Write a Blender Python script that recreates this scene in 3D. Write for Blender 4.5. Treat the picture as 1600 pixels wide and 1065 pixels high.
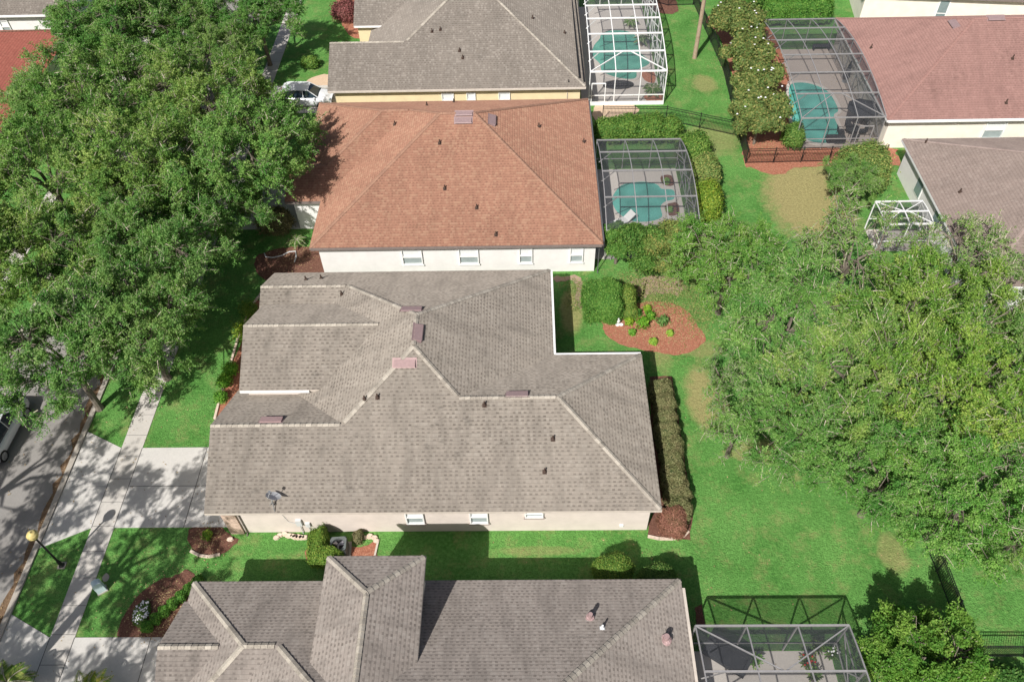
import bpy, math, random
import numpy as np
from mathutils import Vector, Matrix
R=math.radians
for o in list(bpy.data.objects): bpy.data.objects.remove(o)
sc=bpy.context.scene
# ---------------------------------------------------------------- camera
H=40.0; F=1271.307; PITCH=R(49.09); ROLL=R(-1.815); YAW=R(1.589)
def _cam():
    cp,sp=math.cos(PITCH),math.sin(PITCH)
    w=Vector((0,cp,-sp)); u=Vector((0,sp,cp)); r=Vector((1,0,0))
    q=Matrix.Rotation(YAW,3,'Z'); w,u,r=q@w,q@u,q@r
    c,s=math.cos(ROLL),math.sin(ROLL)
    return c*r+s*u, -s*r+c*u, w
CR,CU,CW=_cam()
cd=bpy.data.cameras.new('camera'); cam=bpy.data.objects.new('camera',cd); sc.collection.objects.link(cam)
cd.sensor_width=36; cd.lens=F/1600*36; cd.clip_end=2000; cd.clip_start=0.5
m=Matrix.Identity(4)
for i in range(3): m[i][0]=CR[i]; m[i][1]=CU[i]; m[i][2]=-CW[i]
m[2][3]=H; cam.matrix_world=m; sc.camera=cam
# ---------------------------------------------------------------- light
SUN_AZ=R(28); SUN_EL=R(45)      # azimuth the light travels towards, from +Y to +X
w=bpy.data.worlds.new('World'); sc.world=w; w.use_nodes=True
nt=w.node_tree; sky=nt.nodes.new('ShaderNodeTexSky'); sky.sky_type='NISHITA'; sky.sun_disc=False; sky.dust_density=3.5; sky.air_density=.8
sky.sun_elevation=SUN_EL; sky.sun_rotation=SUN_AZ+math.pi
nt.links.new(sky.outputs[0],nt.nodes['Background'].inputs[0]); nt.nodes['Background'].inputs[1].default_value=0.065
sd=bpy.data.lights.new('sun','SUN'); sd.energy=4.6; sd.angle=R(0.53); sd.color=(1,0.965,0.91)
so=bpy.data.objects.new('sun',sd); sc.collection.objects.link(so)
ld=Vector((math.sin(SUN_AZ)*math.cos(SUN_EL),math.cos(SUN_AZ)*math.cos(SUN_EL),-math.sin(SUN_EL)))
so.rotation_euler=ld.to_track_quat('-Z','Y').to_euler()
sc.view_settings.view_transform='Standard'; sc.view_settings.look='None'
sc.view_settings.exposure=0.34; sc.view_settings.gamma=1
# ---------------------------------------------------------------- helpers
C=sc.collection
rnd=random.Random(5); rs=np.random.RandomState(7)
def ray(px,py): return CR*(px-800)+CU*(532.5-py)+CW*F
def G(px,py,z=0.0):
    d=ray(px,py); t=(z-H)/d.z; return Vector((d.x*t,d.y*t,z))
def onY(px,py,y):
    d=ray(px,py); t=y/d.y; return Vector((d.x*t,y,H+d.z*t))
def tag(o,label=None,cat=None,group=None,kind=None):
    if label: o['label']=label
    if cat: o['category']=cat
    if group: o['group']=group
    if kind: o['kind']=kind
    return o
def empty(name,loc=(0,0,0),rz=0,label=None,cat=None,group=None):
    o=bpy.data.objects.new(name,None); C.objects.link(o); o.location=loc; o.rotation_euler=(0,0,rz); o.empty_display_size=.3
    return tag(o,label,cat,group)
class MB:
    def __init__(s): s.v=[];s.f=[];s.uv=[];s.mi=[];s.tone=[]
    def poly(s,pts,mi=0,uv=None,tone=0.5):
        b=len(s.v); s.v+= [tuple(p) for p in pts]; s.f.append(tuple(range(b,b+len(pts))))
        s.uv.append(uv or [(0,0)]*len(pts)); s.mi.append(mi); s.tone.append(tone)
    def box(s,a,b,mi=0,rz=0,c=None,tone=.5):
        x0,y0,z0=a;x1,y1,z1=b
        P=[Vector((x,y,z)) for z in(z0,z1) for y in(y0,y1) for x in(x0,x1)]
        if rz:
            c=Vector(c or ((x0+x1)/2,(y0+y1)/2,0)); q=Matrix.Rotation(rz,3,'Z'); P=[q@(p-c)+c for p in P]
        for q in((0,2,3,1),(4,5,7,6),(0,1,5,4),(2,6,7,3),(0,4,6,2),(1,3,7,5)): s.poly([P[i] for i in q],mi,tone=tone)
    def obox(s,P0,P1,w,h,mi=0,up=(0,0,1)):
        P0=Vector(P0);P1=Vector(P1); d=(P1-P0).normalized(); u=Vector(up)
        if abs(d.dot(u))>.98: u=Vector((0,1,0))
        r=d.cross(u).normalized(); u=r.cross(d)
        q=[]
        for p in(P0,P1):
            for a,b in((-1,-1),(1,-1),(1,1),(-1,1)): q.append(p+r*a*w/2+u*b*h/2)
        for f in((3,2,1,0),(4,5,6,7),(0,1,5,4),(1,2,6,5),(2,3,7,6),(3,0,4,7)): s.poly([q[i] for i in f],mi)
    def tube(s,pts,rad,n=8,mi=0,cap=True):
        pts=[Vector(p) for p in pts]
        if not hasattr(rad,'__len__'): rad=[rad]*len(pts)
        rings=[]
        ref=Vector((0.31,0.2,1)).normalized()
        for i,p in enumerate(pts):
            d=(pts[min(i+1,len(pts)-1)]-pts[max(i-1,0)]).normalized()
            r=d.cross(ref if abs(d.dot(ref))<.97 else Vector((1,0,0))).normalized(); u=r.cross(d)
            rings.append([p+(r*math.cos(a)+u*math.sin(a))*rad[i] for a in [2*math.pi*k/n for k in range(n)]])
        for i in range(len(pts)-1):
            for k in range(n): s.poly([rings[i][k],rings[i][(k+1)%n],rings[i+1][(k+1)%n],rings[i+1][k]][::-1],mi)
        if cap: s.poly(rings[-1][::-1],mi); s.poly(rings[0],mi)
    def lathe(s,c,prof,n=20,mi=0):
        c=Vector(c)
        rings=[[c+Vector((r*math.cos(2*math.pi*k/n),r*math.sin(2*math.pi*k/n),z)) for k in range(n)] for r,z in prof]
        for i in range(len(rings)-1):
            for k in range(n): s.poly([rings[i][k],rings[i][(k+1)%n],rings[i+1][(k+1)%n],rings[i+1][k]],mi)
        s.poly(rings[0][::-1],mi); s.poly(rings[-1],mi)
    def build(s,name,mats,parent=None,smooth=False,merge=False):
        me=bpy.data.meshes.new(name); me.from_pydata(s.v,[],s.f)
        if not isinstance(mats,(list,tuple)): mats=[mats]
        for q in mats: me.materials.append(q)
        me.polygons.foreach_set('material_index',s.mi)
        uvl=me.uv_layers.new(name='UVMap'); fl=[c for f in s.uv for p in f for c in p]; uvl.data.foreach_set('uv',fl)
        at=me.attributes.new('tone','FLOAT','FACE'); at.data.foreach_set('value',s.tone)
        if merge:
            import bmesh
            bm=bmesh.new(); bm.from_mesh(me); bmesh.ops.remove_doubles(bm,verts=bm.verts,dist=1e-4); bm.to_mesh(me); bm.free()
        if smooth: me.polygons.foreach_set('use_smooth',[True]*len(me.polygons))
        me.update()
        o=bpy.data.objects.new(name,me); C.objects.link(o)
        if parent is not None: o.parent=parent
        return o
# ---------------------------------------------------------------- materials
def new(name):
    m=bpy.data.materials.new(name); m.use_nodes=True; n=m.node_tree; b=n.nodes['Principled BSDF']
    b.inputs['Specular IOR Level'].default_value=.3
    return m,n,b
def N(n,t,**k):
    x=n.nodes.new(t)
    for a,b in k.items():
        if a in x.inputs.keys() if isinstance(a,str) else False: x.inputs[a].default_value=b
        else: setattr(x,a,b)
    return x
def math_(n,op,a,b=None,c=None):
    x=n.nodes.new('ShaderNodeMath'); x.operation=op
    for i,v in enumerate((a,b,c)):
        if v is None: continue
        if isinstance(v,(int,float)): x.inputs[i].default_value=v
        else: n.links.new(v,x.inputs[i])
    return x.outputs[0]
def mixc(n,f,a,b,mode='MIX'):
    x=n.nodes.new('ShaderNodeMix'); x.data_type='RGBA'; x.blend_type=mode
    for i,v in ((0,f),(6,a),(7,b)):
        if isinstance(v,(int,float)): x.inputs[i].default_value=v
        elif isinstance(v,tuple): x.inputs[i].default_value=(*v[:3],1)
        else: n.links.new(v,x.inputs[i])
    return x.outputs[2]
def noise(n,vec,scale,detail=3,rough=.6,out=0):
    x=n.nodes.new('ShaderNodeTexNoise'); x.inputs['Scale'].default_value=scale; x.inputs['Detail'].default_value=detail; x.inputs['Roughness'].default_value=rough
    n.links.new(vec,x.inputs['Vector']); return x.outputs[out]
def ramp(n,f,lo,hi):
    x=n.nodes.new('ShaderNodeMapRange'); x.inputs[1].default_value=lo; x.inputs[2].default_value=hi; n.links.new(f,x.inputs[0]); return x.outputs[0]
def pos(n): return n.nodes.new('ShaderNodeNewGeometry').outputs['Position']
def bump(n,b,h,strength=.3,dist=.02):
    x=n.nodes.new('ShaderNodeBump'); x.inputs['Strength'].default_value=strength; x.inputs['Distance'].default_value=dist
    n.links.new(h,x.inputs['Height']); n.links.new(x.outputs[0],b.inputs['Normal'])
def flat(name,col,rough=.6,var=.12,scale=3,metal=0,spec=.3):
    m,n,b=new(name); p=pos(n); f=noise(n,p,scale,5)
    d=tuple(c*(1-var*1.6) for c in col); l=tuple(min(1,c*(1+var)) for c in col)
    n.links.new(mixc(n,ramp(n,f,.3,.7),d,l),b.inputs['Base Color']); b.inputs['Roughness'].default_value=rough; b.inputs['Metallic'].default_value=metal
    b.inputs['Specular IOR Level'].default_value=spec
    return m
def shingle(name,base,dark,light,row=.2,stain=.5,tab=.125,accent=None):
    m,n,b=new(name)
    uv=n.nodes.new('ShaderNodeUVMap'); uv.uv_map='UVMap'
    s=n.nodes.new('ShaderNodeSeparateXYZ'); n.links.new(uv.outputs[0],s.inputs[0]); U,V=s.outputs[0],s.outputs[1]
    rv=math_(n,'DIVIDE',V,row); ri=math_(n,'FLOOR',rv); fr=math_(n,'FRACT',rv)
    def cells(width,seed):
        wn=n.nodes.new('ShaderNodeTexWhiteNoise'); wn.noise_dimensions='2D'
        cb=n.nodes.new('ShaderNodeCombineXYZ'); n.links.new(ri,cb.inputs[0]); cb.inputs[1].default_value=seed
        n.links.new(cb.outputs[0],wn.inputs['Vector'])
        off=math_(n,'MULTIPLY',wn.outputs['Value'],7.3)
        ci=math_(n,'FLOOR',math_(n,'ADD',math_(n,'DIVIDE',U,width),off))
        w2=n.nodes.new('ShaderNodeTexWhiteNoise'); w2.noise_dimensions='3D'
        c2=n.nodes.new('ShaderNodeCombineXYZ'); n.links.new(ri,c2.inputs[0]); n.links.new(ci,c2.inputs[1]); c2.inputs[2].default_value=seed
        n.links.new(c2.outputs[0],w2.inputs['Vector']); return (w2.outputs['Value'],ci)
    a,aci=cells(tab,1.0); c,_=cells(tab*2.3,4.0)
    col=mixc(n,c,tuple(x*.94 for x in base),tuple(x*1.06 for x in base))
    even=math_(n,'LESS_THAN',math_(n,'PINGPONG',aci,1.0),.5)
    tabm=math_(n,'MULTIPLY',math_(n,'MULTIPLY',even,math_(n,'GREATER_THAN',a,.28)),math_(n,'LESS_THAN',fr,.5))
    tv=ramp(n,noise(n,pos(n),.9,4,.7),.25,.6)
    col=mixc(n,math_(n,'MULTIPLY',tabm,math_(n,'MULTIPLY',math_(n,'ADD',.45,math_(n,'MULTIPLY',tv,.5)),math_(n,'ADD',.52,math_(n,'MULTIPLY',a,.48)))),col,dark)
    col=mixc(n,math_(n,'MULTIPLY',math_(n,'LESS_THAN',a,.15),.5),col,light)
    if accent: col=mixc(n,math_(n,'MULTIPLY',math_(n,'GREATER_THAN',cells(tab*1.5,9.0)[0],.8),.75),col,accent)
    col=mixc(n,math_(n,'MULTIPLY',math_(n,'LESS_THAN',fr,.2),.5),col,tuple(x*.45 for x in base))  # shadow line of each course, put into the colour
    p=pos(n)
    g=noise(n,p,9,4); col=mixc(n,.25,col,mixc(n,ramp(n,g,.3,.7),tuple(x*.7 for x in base),tuple(x*1.3 for x in base)))
    # weathering: large soft patches and down-slope streaks of algae
    mp=n.nodes.new('ShaderNodeMapping'); n.links.new(uv.outputs[0],mp.inputs[0]); mp.inputs['Scale'].default_value=(1.1,.28,1)
    st=noise(n,mp.outputs[0],.9,5,.65); col=mixc(n,math_(n,'MULTIPLY',ramp(n,st,.45,.68),stain),col,tuple(x*.42 for x in base))
    mp2=n.nodes.new('ShaderNodeMapping'); n.links.new(uv.outputs[0],mp2.inputs[0]); mp2.inputs['Scale'].default_value=(.9,2.2,1)
    sc2=noise(n,mp2.outputs[0],1.3,6,.75); sc3=noise(n,p,.33,2); col=mixc(n,math_(n,'MULTIPLY',math_(n,'MULTIPLY',ramp(n,sc2,.54,.66),ramp(n,sc3,.42,.58)),stain*1.3),col,tuple(x*.33 for x in base))
    bl=noise(n,p,.22,3); col=mixc(n,math_(n,'MULTIPLY',ramp(n,bl,.35,.7),.22),col,tuple(min(1,x*1.35) for x in base))
    n.links.new(col,b.inputs['Base Color']); b.inputs['Roughness'].default_value=.95; b.inputs['Diffuse Roughness'].default_value=.72; b.inputs['Specular IOR Level'].default_value=.3
    hgt=math_(n,'ADD',math_(n,'MULTIPLY',math_(n,'SUBTRACT',1.0,fr),.8),math_(n,'MULTIPLY',a,.5))
    bump(n,b,hgt,.55,.02)
    return m
def tonemat(name,c0,c1,rough=.9,amt=.12):
    m,n,b=new(name); at=n.nodes.new('ShaderNodeAttribute'); at.attribute_name='tone'
    col=mixc(n,at.outputs['Fac'],c0,c1); f=noise(n,pos(n),14,4)
    col=mixc(n,.3,col,mixc(n,ramp(n,f,.3,.7),tuple(x*.6 for x in c0),tuple(x*1.3 for x in c1)))
    n.links.new(col,b.inputs['Base Color']); b.inputs['Roughness'].default_value=rough; return m
def leafmat(name,c0,c1,c2,trans=.3,sc_=.9):
    m,n,b=new(name); at=n.nodes.new('ShaderNodeAttribute'); at.attribute_name='tone'
    oi=n.nodes.new('ShaderNodeObjectInfo'); p=pos(n)
    f=noise(n,p,sc_,3); col=mixc(n,ramp(n,f,.38,.68),c0,c1)
    col=mixc(n,math_(n,'POWER',at.outputs['Fac'],3.0),col,c2)
    col=mixc(n,1.0,col,oi.outputs['Color'],'MULTIPLY')
    n.links.new(col,b.inputs['Base Color']); b.inputs['Roughness'].default_value=.6; b.inputs['Specular IOR Level'].default_value=.18
    t=n.nodes.new('ShaderNodeBsdfTranslucent'); n.links.new(mixc(n,1.0,col,(1.25,1.35,.6),'MULTIPLY'),t.inputs[0])
    mx=n.nodes.new('ShaderNodeMixShader'); mx.inputs[0].default_value=trans
    n.links.new(b.outputs[0],mx.inputs[1]); n.links.new(t.outputs[0],mx.inputs[2]); n.links.new(mx.outputs[0],n.nodes['Material Output'].inputs[0])
    return m
def screenmat(name,col,op):
    m,n,b=new(name); b.inputs['Base Color'].default_value=(*col,1); b.inputs['Roughness'].default_value=.8
    t=n.nodes.new('ShaderNodeBsdfTransparent'); mx=n.nodes.new('ShaderNodeMixShader'); mx.inputs[0].default_value=op
    n.links.new(t.outputs[0],mx.inputs[1]); n.links.new(b.outputs[0],mx.inputs[2]); n.links.new(mx.outputs[0],n.nodes['Material Output'].inputs[0])
    return m
def grassmat(name,g0,g1,dry,patches=()):
    m,n,b=new(name); p=pos(n)
    a=noise(n,p,.35,4); f=noise(n,p,5.5,6,.75); g=noise(n,p,11,2,.9)
    col=mixc(n,ramp(n,a,.32,.62),g0,g1)
    col=mixc(n,math_(n,'MULTIPLY',ramp(n,f,.47,.62),.55),col,tuple(c*1.7 for c in g1))
    col=mixc(n,math_(n,'MULTIPLY',ramp(n,g,.46,.60),.6),col,tuple(c*.38 for c in g0))
    d=noise(n,p,.8,5,.7); dm=math_(n,'MULTIPLY',ramp(n,d,.50,.74),.75); dn=ramp(n,noise(n,p,6,4,.8),.3,.6)
    col=mixc(n,math_(n,'MULTIPLY',dm,dn),col,dry)
    for (x,y,rx,ry,amt) in patches:
        sp=n.nodes.new('ShaderNodeSeparateXYZ'); n.links.new(p,sp.inputs[0])
        dx=math_(n,'DIVIDE',math_(n,'SUBTRACT',sp.outputs[0],x),rx); dy=math_(n,'DIVIDE',math_(n,'SUBTRACT',sp.outputs[1],y),ry)
        r2=math_(n,'ADD',math_(n,'MULTIPLY',dx,dx),math_(n,'MULTIPLY',dy,dy))
        r2=math_(n,'ADD',r2,math_(n,'MULTIPLY',math_(n,'SUBTRACT',noise(n,p,1.1,5,.8),.5),1.8))
        k=n.nodes.new('ShaderNodeMapRange'); k.inputs[1].default_value=1.15; k.inputs[2].default_value=.45; n.links.new(r2,k.inputs[0])
        col=mixc(n,math_(n,'MULTIPLY',k.outputs[0],amt),col,mixc(n,ramp(n,f,.3,.7),tuple(c*.7 for c in dry),tuple(c*1.25 for c in dry)))
    n.links.new(col,b.inputs['Base Color']); b.inputs['Roughness'].default_value=.9; b.inputs['Specular IOR Level'].default_value=.1
    bump(n,b,math_(n,'ADD',f,math_(n,'MULTIPLY',g,.9)),1.0,.07)
    return m
def speckle(name,a,b_,c,s1=7,s2=25,bs=.8,bd=.04):
    m,n,b=new(name); p=pos(n)
    f=noise(n,p,s1,5,.8); g=noise(n,p,s2*.6,4,.9)
    col=mixc(n,ramp(n,f,.32,.68),a,b_); col=mixc(n,ramp(n,g,.5,.72),col,c)
    n.links.new(col,b.inputs['Base Color']); b.inputs['Roughness'].default_value=.95; bump(n,b,math_(n,'ADD',f,g),bs,bd); return m
def concrete(name,col,stain=.3):
    m,n,b=new(name); p=pos(n)
    f=noise(n,p,.7,6,.7); g=noise(n,p,12,4,.7)
    c=mixc(n,math_(n,'MULTIPLY',ramp(n,f,.4,.75),stain),col,tuple(x*.6 for x in col)); c=mixc(n,.2,c,mixc(n,ramp(n,g,.3,.7),tuple(x*.6 for x in col),tuple(min(1,x*1.3) for x in col)))
    n.links.new(c,b.inputs['Base Color']); b.inputs['Roughness'].default_value=.9; bump(n,b,g,.2,.01); return m
M={}
M['roof_gray']=shingle('taupe_shingles',(.275,.243,.208),(.070,.056,.045),(.34,.31,.27),tab=.145)
M['roof_gray2']=shingle('grey_shingles',(.285,.250,.224),(.070,.058,.05),(.35,.32,.29),stain=.55,tab=.12)
M['roof_gray3']=shingle('far_taupe_shingles',(.215,.190,.165),(.11,.092,.078),(.35,.32,.285),stain=.3,tab=.14)
M['roof_red']=shingle('orange_brown_shingles',(.30,.158,.108),(.16,.08,.058),(.37,.215,.145),row=.19,stain=.25,tab=.12,accent=(.37,.23,.155))
M['roof_pink']=shingle('faded_red_shingles',(.255,.148,.130),(.17,.095,.083),(.31,.19,.165),row=.2,stain=.3)
M['roof_brown']=shingle('brown_shingles',(.22,.175,.155),(.15,.115,.10),(.28,.235,.21),stain=.35)
M['roof_dred']=shingle('brick_red_shingles',(.36,.12,.09),(.25,.08,.06),(.45,.18,.13),stain=.2)
M['cap_gray']=tonemat('taupe_ridge_caps',(.22,.195,.165),(.44,.40,.34)); M['cap_red']=tonemat('orange_ridge_caps',(.25,.14,.10),(.33,.19,.13))
M['cap_pink']=tonemat('red_ridge_caps',(.27,.15,.13),(.31,.18,.155)); M['cap_brown']=tonemat('brown_ridge_caps',(.25,.19,.17),(.34,.27,.24))
M['stucco_pink']=flat('pale_pink_stucco',(.62,.55,.50),.9,.05,1.5); M['stucco_white']=flat('white_stucco',(.72,.705,.69),.9,.04,1.5)
M['stucco_yellow']=flat('cream_yellow_stucco',(.72,.60,.38),.9,.05,1.5); M['stucco_cream']=flat('cream_stucco',(.78,.73,.64),.9,.05,1.5)
M['white']=flat('white_trim_paint',(.78,.78,.77),.5,.05,4); M['brown_trim']=flat('brown_grey_gutter',(.20,.165,.15),.5,.1,4); M['beige_trim']=flat('beige_trim',(.55,.49,.43),.6,.08,4)
M['soffit']=flat('soffit',(.6,.56,.5),.8,.05,4); M['vent_pink']=flat('mauve_metal_vent',(.30,.215,.215),.5,.07,6,.1); M['pipe']=flat('rusty_brown_vent_pipe',(.07,.045,.035),.7,.2,9)
M['vent_rose']=flat('rose_metal_vent',(.36,.25,.245),.5,.07,6,.1)
M['glass']=flat('window_glass',(.20,.26,.27),.08,.1,2,0,.8); M['blind']=flat('white_blind_behind_glass',(.72,.74,.74),.25,.04,9,0,.6); M['screen_grey']=flat('grey_window_screen',(.30,.35,.35),.5,.08,3)
M['sill']=flat('grey_brown_sill',(.33,.27,.25),.8,.08,4)
M['stone']=speckle('pale_limestone',(.55,.42,.33),(.7,.6,.5),(.4,.32,.26),3,12,.3,.02)
M['brick']=flat('pale_brick_veneer',(.55,.41,.33),.9,.2,6)
M['concrete']=concrete('driveway_concrete',(.54,.52,.49)); M['walk']=concrete('sidewalk_concrete',(.52,.49,.45),.4); M['joint']=flat('concrete_joint',(.12,.115,.11),.9,.1)
M['deck']=concrete('pool_deck_concrete',(.52,.48,.44),.25); M['deck2']=concrete('tan_pool_deck',(.42,.36,.32),.25)
M['asphalt']=concrete('street_asphalt',(.27,.255,.24),.55); M['curb']=concrete('curb_concrete',(.42,.38,.33),.6)
M['leaflitter']=speckle('gutter_leaf_litter',(.10,.06,.035),(.22,.14,.08),(.33,.24,.16),5,22)
M['mulch']=speckle('red_brown_mulch',(.25,.085,.05),(.46,.185,.115),(.62,.37,.25),6,24,1.0,.05)
M['mulch_dark']=speckle('dark_brown_mulch',(.11,.05,.035),(.19,.085,.06),(.33,.19,.13),6,24,1.0,.05)
M['soil']=speckle('bare_sandy_soil',(.36,.27,.21),(.30,.20,.15),(.20,.2,.09),2,14,.6,.03)
M['gravel']=speckle('tan_gravel',(.55,.40,.28),(.62,.48,.35),(.42,.3,.22),5,24,.6,.03)
M['lawn']=grassmat('lawn_grass',(.072,.215,.042),(.140,.325,.078),(.36,.31,.14),
   patches=[(21.5,48.5,3.6,5.6,.95),(8.6,35.5,.9,3.8,.5),(10.9,29.9,1.3,2.8,.85),(13.2,26.0,1.6,.9,.6),(11.2,33.8,1.6,.8,.5),(9.5,36.5,.8,1.6,.5),(0.5,19.9,2.5,.3,.35),(15.2,56.2,2.6,2.2,.5),(16.0,64.5,1.2,1.5,.6),(19.1,19.6,.8,1.3,.5),(3.0,37.2,.8,2.2,.75),(-17.8,27.8,.7,1.8,.5),(15.0,24.5,.6,.5,.5)])
M['black']=flat('black_powder_coat',(.012,.012,.013),.45,.1,5,0,.5); M['bronze']=flat('grey_bronze_aluminium',(.23,.22,.22),.45,.08,5,.3); M['grey_frame']=flat('silver_grey_aluminium',(.36,.35,.35),.45,.08,5,.3); M['dark_frame']=flat('dark_grey_aluminium',(.13,.13,.135),.45,.08,5,.2)
M['screen']=screenmat('insect_screen',(.07,.075,.085),.32); M['screen_l']=screenmat('light_insect_screen',(.10,.105,.12),.27)
M['wood']=speckle('weathered_pole_wood',(.30,.22,.15),(.40,.31,.23),(.2,.14,.09),2,14,.4,.01)
M['bark']=speckle('pale_grey_bark',(.12,.10,.08),(.21,.18,.145),(.09,.075,.06),3,16,.6,.03); M['twig']=flat('pale_twig_bark',(.40,.36,.28),.9,.25,6)
M['leaf']=leafmat('oak_leaf',(.085,.235,.045),(.190,.340,.068),(.40,.52,.16))
M['leaf_shrub']=leafmat('shrub_leaf',(.06,.15,.03),(.10,.20,.04),(.22,.30,.08),.22)
M['leaf_red']=leafmat('reddish_hedge_leaf',(.13,.135,.06),(.17,.13,.075),(.30,.26,.15),.2,1.6)
M['leaf_mag']=leafmat('magnolia_leaf',(.10,.15,.045),(.14,.20,.055),(.36,.30,.11),.2)
M['petal']=flat('white_petal',(.8,.8,.82),.6,.05)
M['palm']=leafmat('palm_frond',(.06,.13,.03),(.10,.18,.05),(.28,.30,.12),.2)
M['palegreen']=flat('pale_aqua_pool_plaster',(.30,.52,.45),.7,.08,1.5); 
M['green_plastic']=flat('pale_blue_plastic',(.60,.72,.76),.4,.06); M['globe']=flat('yellowed_lamp_globe',(.62,.50,.20),.35,.1,5,0,.5)
M['steel']=flat('galvanised_steel',(.42,.43,.44),.35,.1,6,.6); M['dish']=flat('light_grey_dish',(.55,.56,.57),.5,.06)
M['charcoal']=flat('charcoal_fabric',(.035,.037,.042),.85,.15,4); M['ac']=flat('grey_green_condenser_case',(.15,.17,.17),.5,.1,5,.2); M['fan']=flat('fan_blade_metal',(.5,.48,.5),.3,.05,5,.6)
M['car_paint']=flat('white_car_paint',(.70,.72,.74),.15,.03,2,0,.8); M['car_glass']=flat('tinted_car_glass',(.02,.035,.05),.04,.1,2,0,.9); M['tyre']=flat('tyre_rubber',(.02,.02,.02),.85,.1)
M['red']=flat('red_lamp_lens',(.45,.02,.02),.2,.05); M['terracotta']=flat('dark_pot',(.06,.045,.04),.7,.1); M['teal']=flat('turquoise_towel',(.05,.38,.42),.8,.08)
def watermat(name,tint):
    m,n,b=new(name); b.inputs['Base Color'].default_value=(*tint,1); b.inputs['Roughness'].default_value=.03; b.inputs['IOR'].default_value=1.33
    b.inputs['Transmission Weight'].default_value=0; b.inputs['Specular IOR Level'].default_value=.5
    p=pos(n); v=n.nodes.new('ShaderNodeTexVoronoi'); v.feature='SMOOTH_F1'; v.inputs['Scale'].default_value=1.7
    nn=noise(n,p,1.2,2,.5,1); mx=n.nodes.new('ShaderNodeMix'); mx.data_type='VECTOR'; mx.inputs[0].default_value=.35
    n.links.new(p,mx.inputs[4]); n.links.new(nn,mx.inputs[5]); n.links.new(mx.outputs[1],v.inputs['Vector'])
    cc=mixc(n,ramp(n,v.outputs['Distance'],.25,.75),tint,tuple(min(1,c*1.45+.02) for c in tint)); n.links.new(cc,b.inputs['Base Color'])
    bump(n,b,noise(n,p,3.5,3),.25,.05); 
    t=n.nodes.new('ShaderNodeBsdfTransparent'); ms=n.nodes.new('ShaderNodeMixShader'); ms.inputs[0].default_value=.6
    t.inputs[0].default_value=(.6,.85,.79,1)
    n.links.new(t.outputs[0],ms.inputs[1]); n.links.new(b.outputs[0],ms.inputs[2]); n.links.new(ms.outputs[0],n.nodes['Material Output'].inputs[0])
    return m
M['water']=watermat('teal_pool_water',(.11,.37,.29)); M['water2']=watermat('blue_green_pool_water',(.12,.42,.37))
# ---------------------------------------------------------------- setting
def sheet(name,pts,z,mat,kind='structure',lab=None,cat=None,thick=0,jag=0):
    P=[Vector((p[0],p[1],z)) for p in pts]
    if jag:
        Q=[]
        for i,p in enumerate(P):
            q=P[(i+1)%len(P)]; k=max(1,int((q-p).length/.35))
            for j in range(k):
                a=p.lerp(q,j/k); Q.append(a+Vector((rnd.uniform(-jag,jag),rnd.uniform(-jag,jag),0)))
        P=Q
    area=sum(P[i].x*P[(i+1)%len(P)].y-P[(i+1)%len(P)].x*P[i].y for i in range(len(P)))
    if area<0: P=P[::-1]
    b=MB(); b.poly(P)
    if thick:
        for i in range(len(P)):
            a,c=P[i],P[(i+1)%len(P)]; b.poly([a,a-Vector((0,0,thick)),c-Vector((0,0,thick)),c])
    o=b.build(name,mat); tag(o,kind=kind,label=lab,cat=cat); return o
def rect(x0,y0,x1,y1): return [(x0,y0),(x1,y0),(x1,y1),(x0,y1)]
def gp(pts): return [tuple(G(*p)[:2]) for p in pts]
def smooth_loop(pts,k=5):
    P=[Vector((p[0],p[1])) for p in pts]; n=len(P); out=[]
    for i in range(n):
        a,b,c,d=P[i-1],P[i],P[(i+1)%n],P[(i+2)%n]
        for j in range(k):
            t=j/k; out.append(tuple(.5*((2*b)+(c-a)*t+(2*a-5*b+4*c-d)*t*t+(3*b-a-3*c+d)*t*t*t)))
    return out
lawn=MB()
# one sheet to the horizon
lawn.poly([(-500,-300,0),(500,-300,0),(500,900,0),(-500,900,0)]); tag(lawn.build('lawn',M['lawn']),kind='structure')
sheet('street',rect(-33.6,-60,-26.75,300),.008,M['asphalt'])
sheet('sidewalk',rect(-24.0,-60,-22.75,300),.03,M['walk'],thick=.03)
sheet('far_sidewalk',rect(-37.6,-60,-36.4,300),.03,M['walk'],thick=.03)
for nm,x in(('curb',-26.75),('far_curb',-33.9)):
    b=MB(); b.box((x,-60,0),(x+.3,300,.11) if nm=='curb' else (x+.3,300,.11)); tag(b.build(nm,M['curb']),kind='structure')
sheet('gutter_litter',[( -27.0+rnd.uniform(-.24,.14),y*.6-10) for y in range(160)]+[(-26.76,86),(-26.76,-10)],.018,M['leaflitter'],kind='structure')
def driveway(y0,y1,xe,fl=1.2):
    sheet('driveway',[(-26.44,y0-fl),(-24.0,y0),(-24.0,y1),(-26.44,y1+fl)],.024,M['concrete'],thick=.02)
    sheet('driveway',rect(-22.75,y0,xe,y1),.024,M['concrete'],thick=.02)
    b=MB()
    for x in(-22.76,-24.0,-18.9): b.box((x-.018,y0,.02),(x+.018,y1,.0345))
    b.box((-22.7,(y0+y1)/2-.015,.02),(xe,(y0+y1)/2+.015,.0345)); b.box((-26.4,(y0+y1)/2-.01,.02),(-24.05,(y0+y1)/2+.01,.0265))
    tag(b.build('driveway_joint',M['joint']),kind='structure')
driveway(21.4,26.6,-15.8); driveway(8.6,15.35,-15.5); driveway(45.9,52.5,-15.5); driveway(61.0,65.3,-15.4)
b=MB()
for y in np.arange(-10,90,1.5): b.box((-23.99,y-.012,.02),(-22.76,y+.012,.0335))
tag(b.build('sidewalk_joint',M['joint']),kind='structure')
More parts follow.
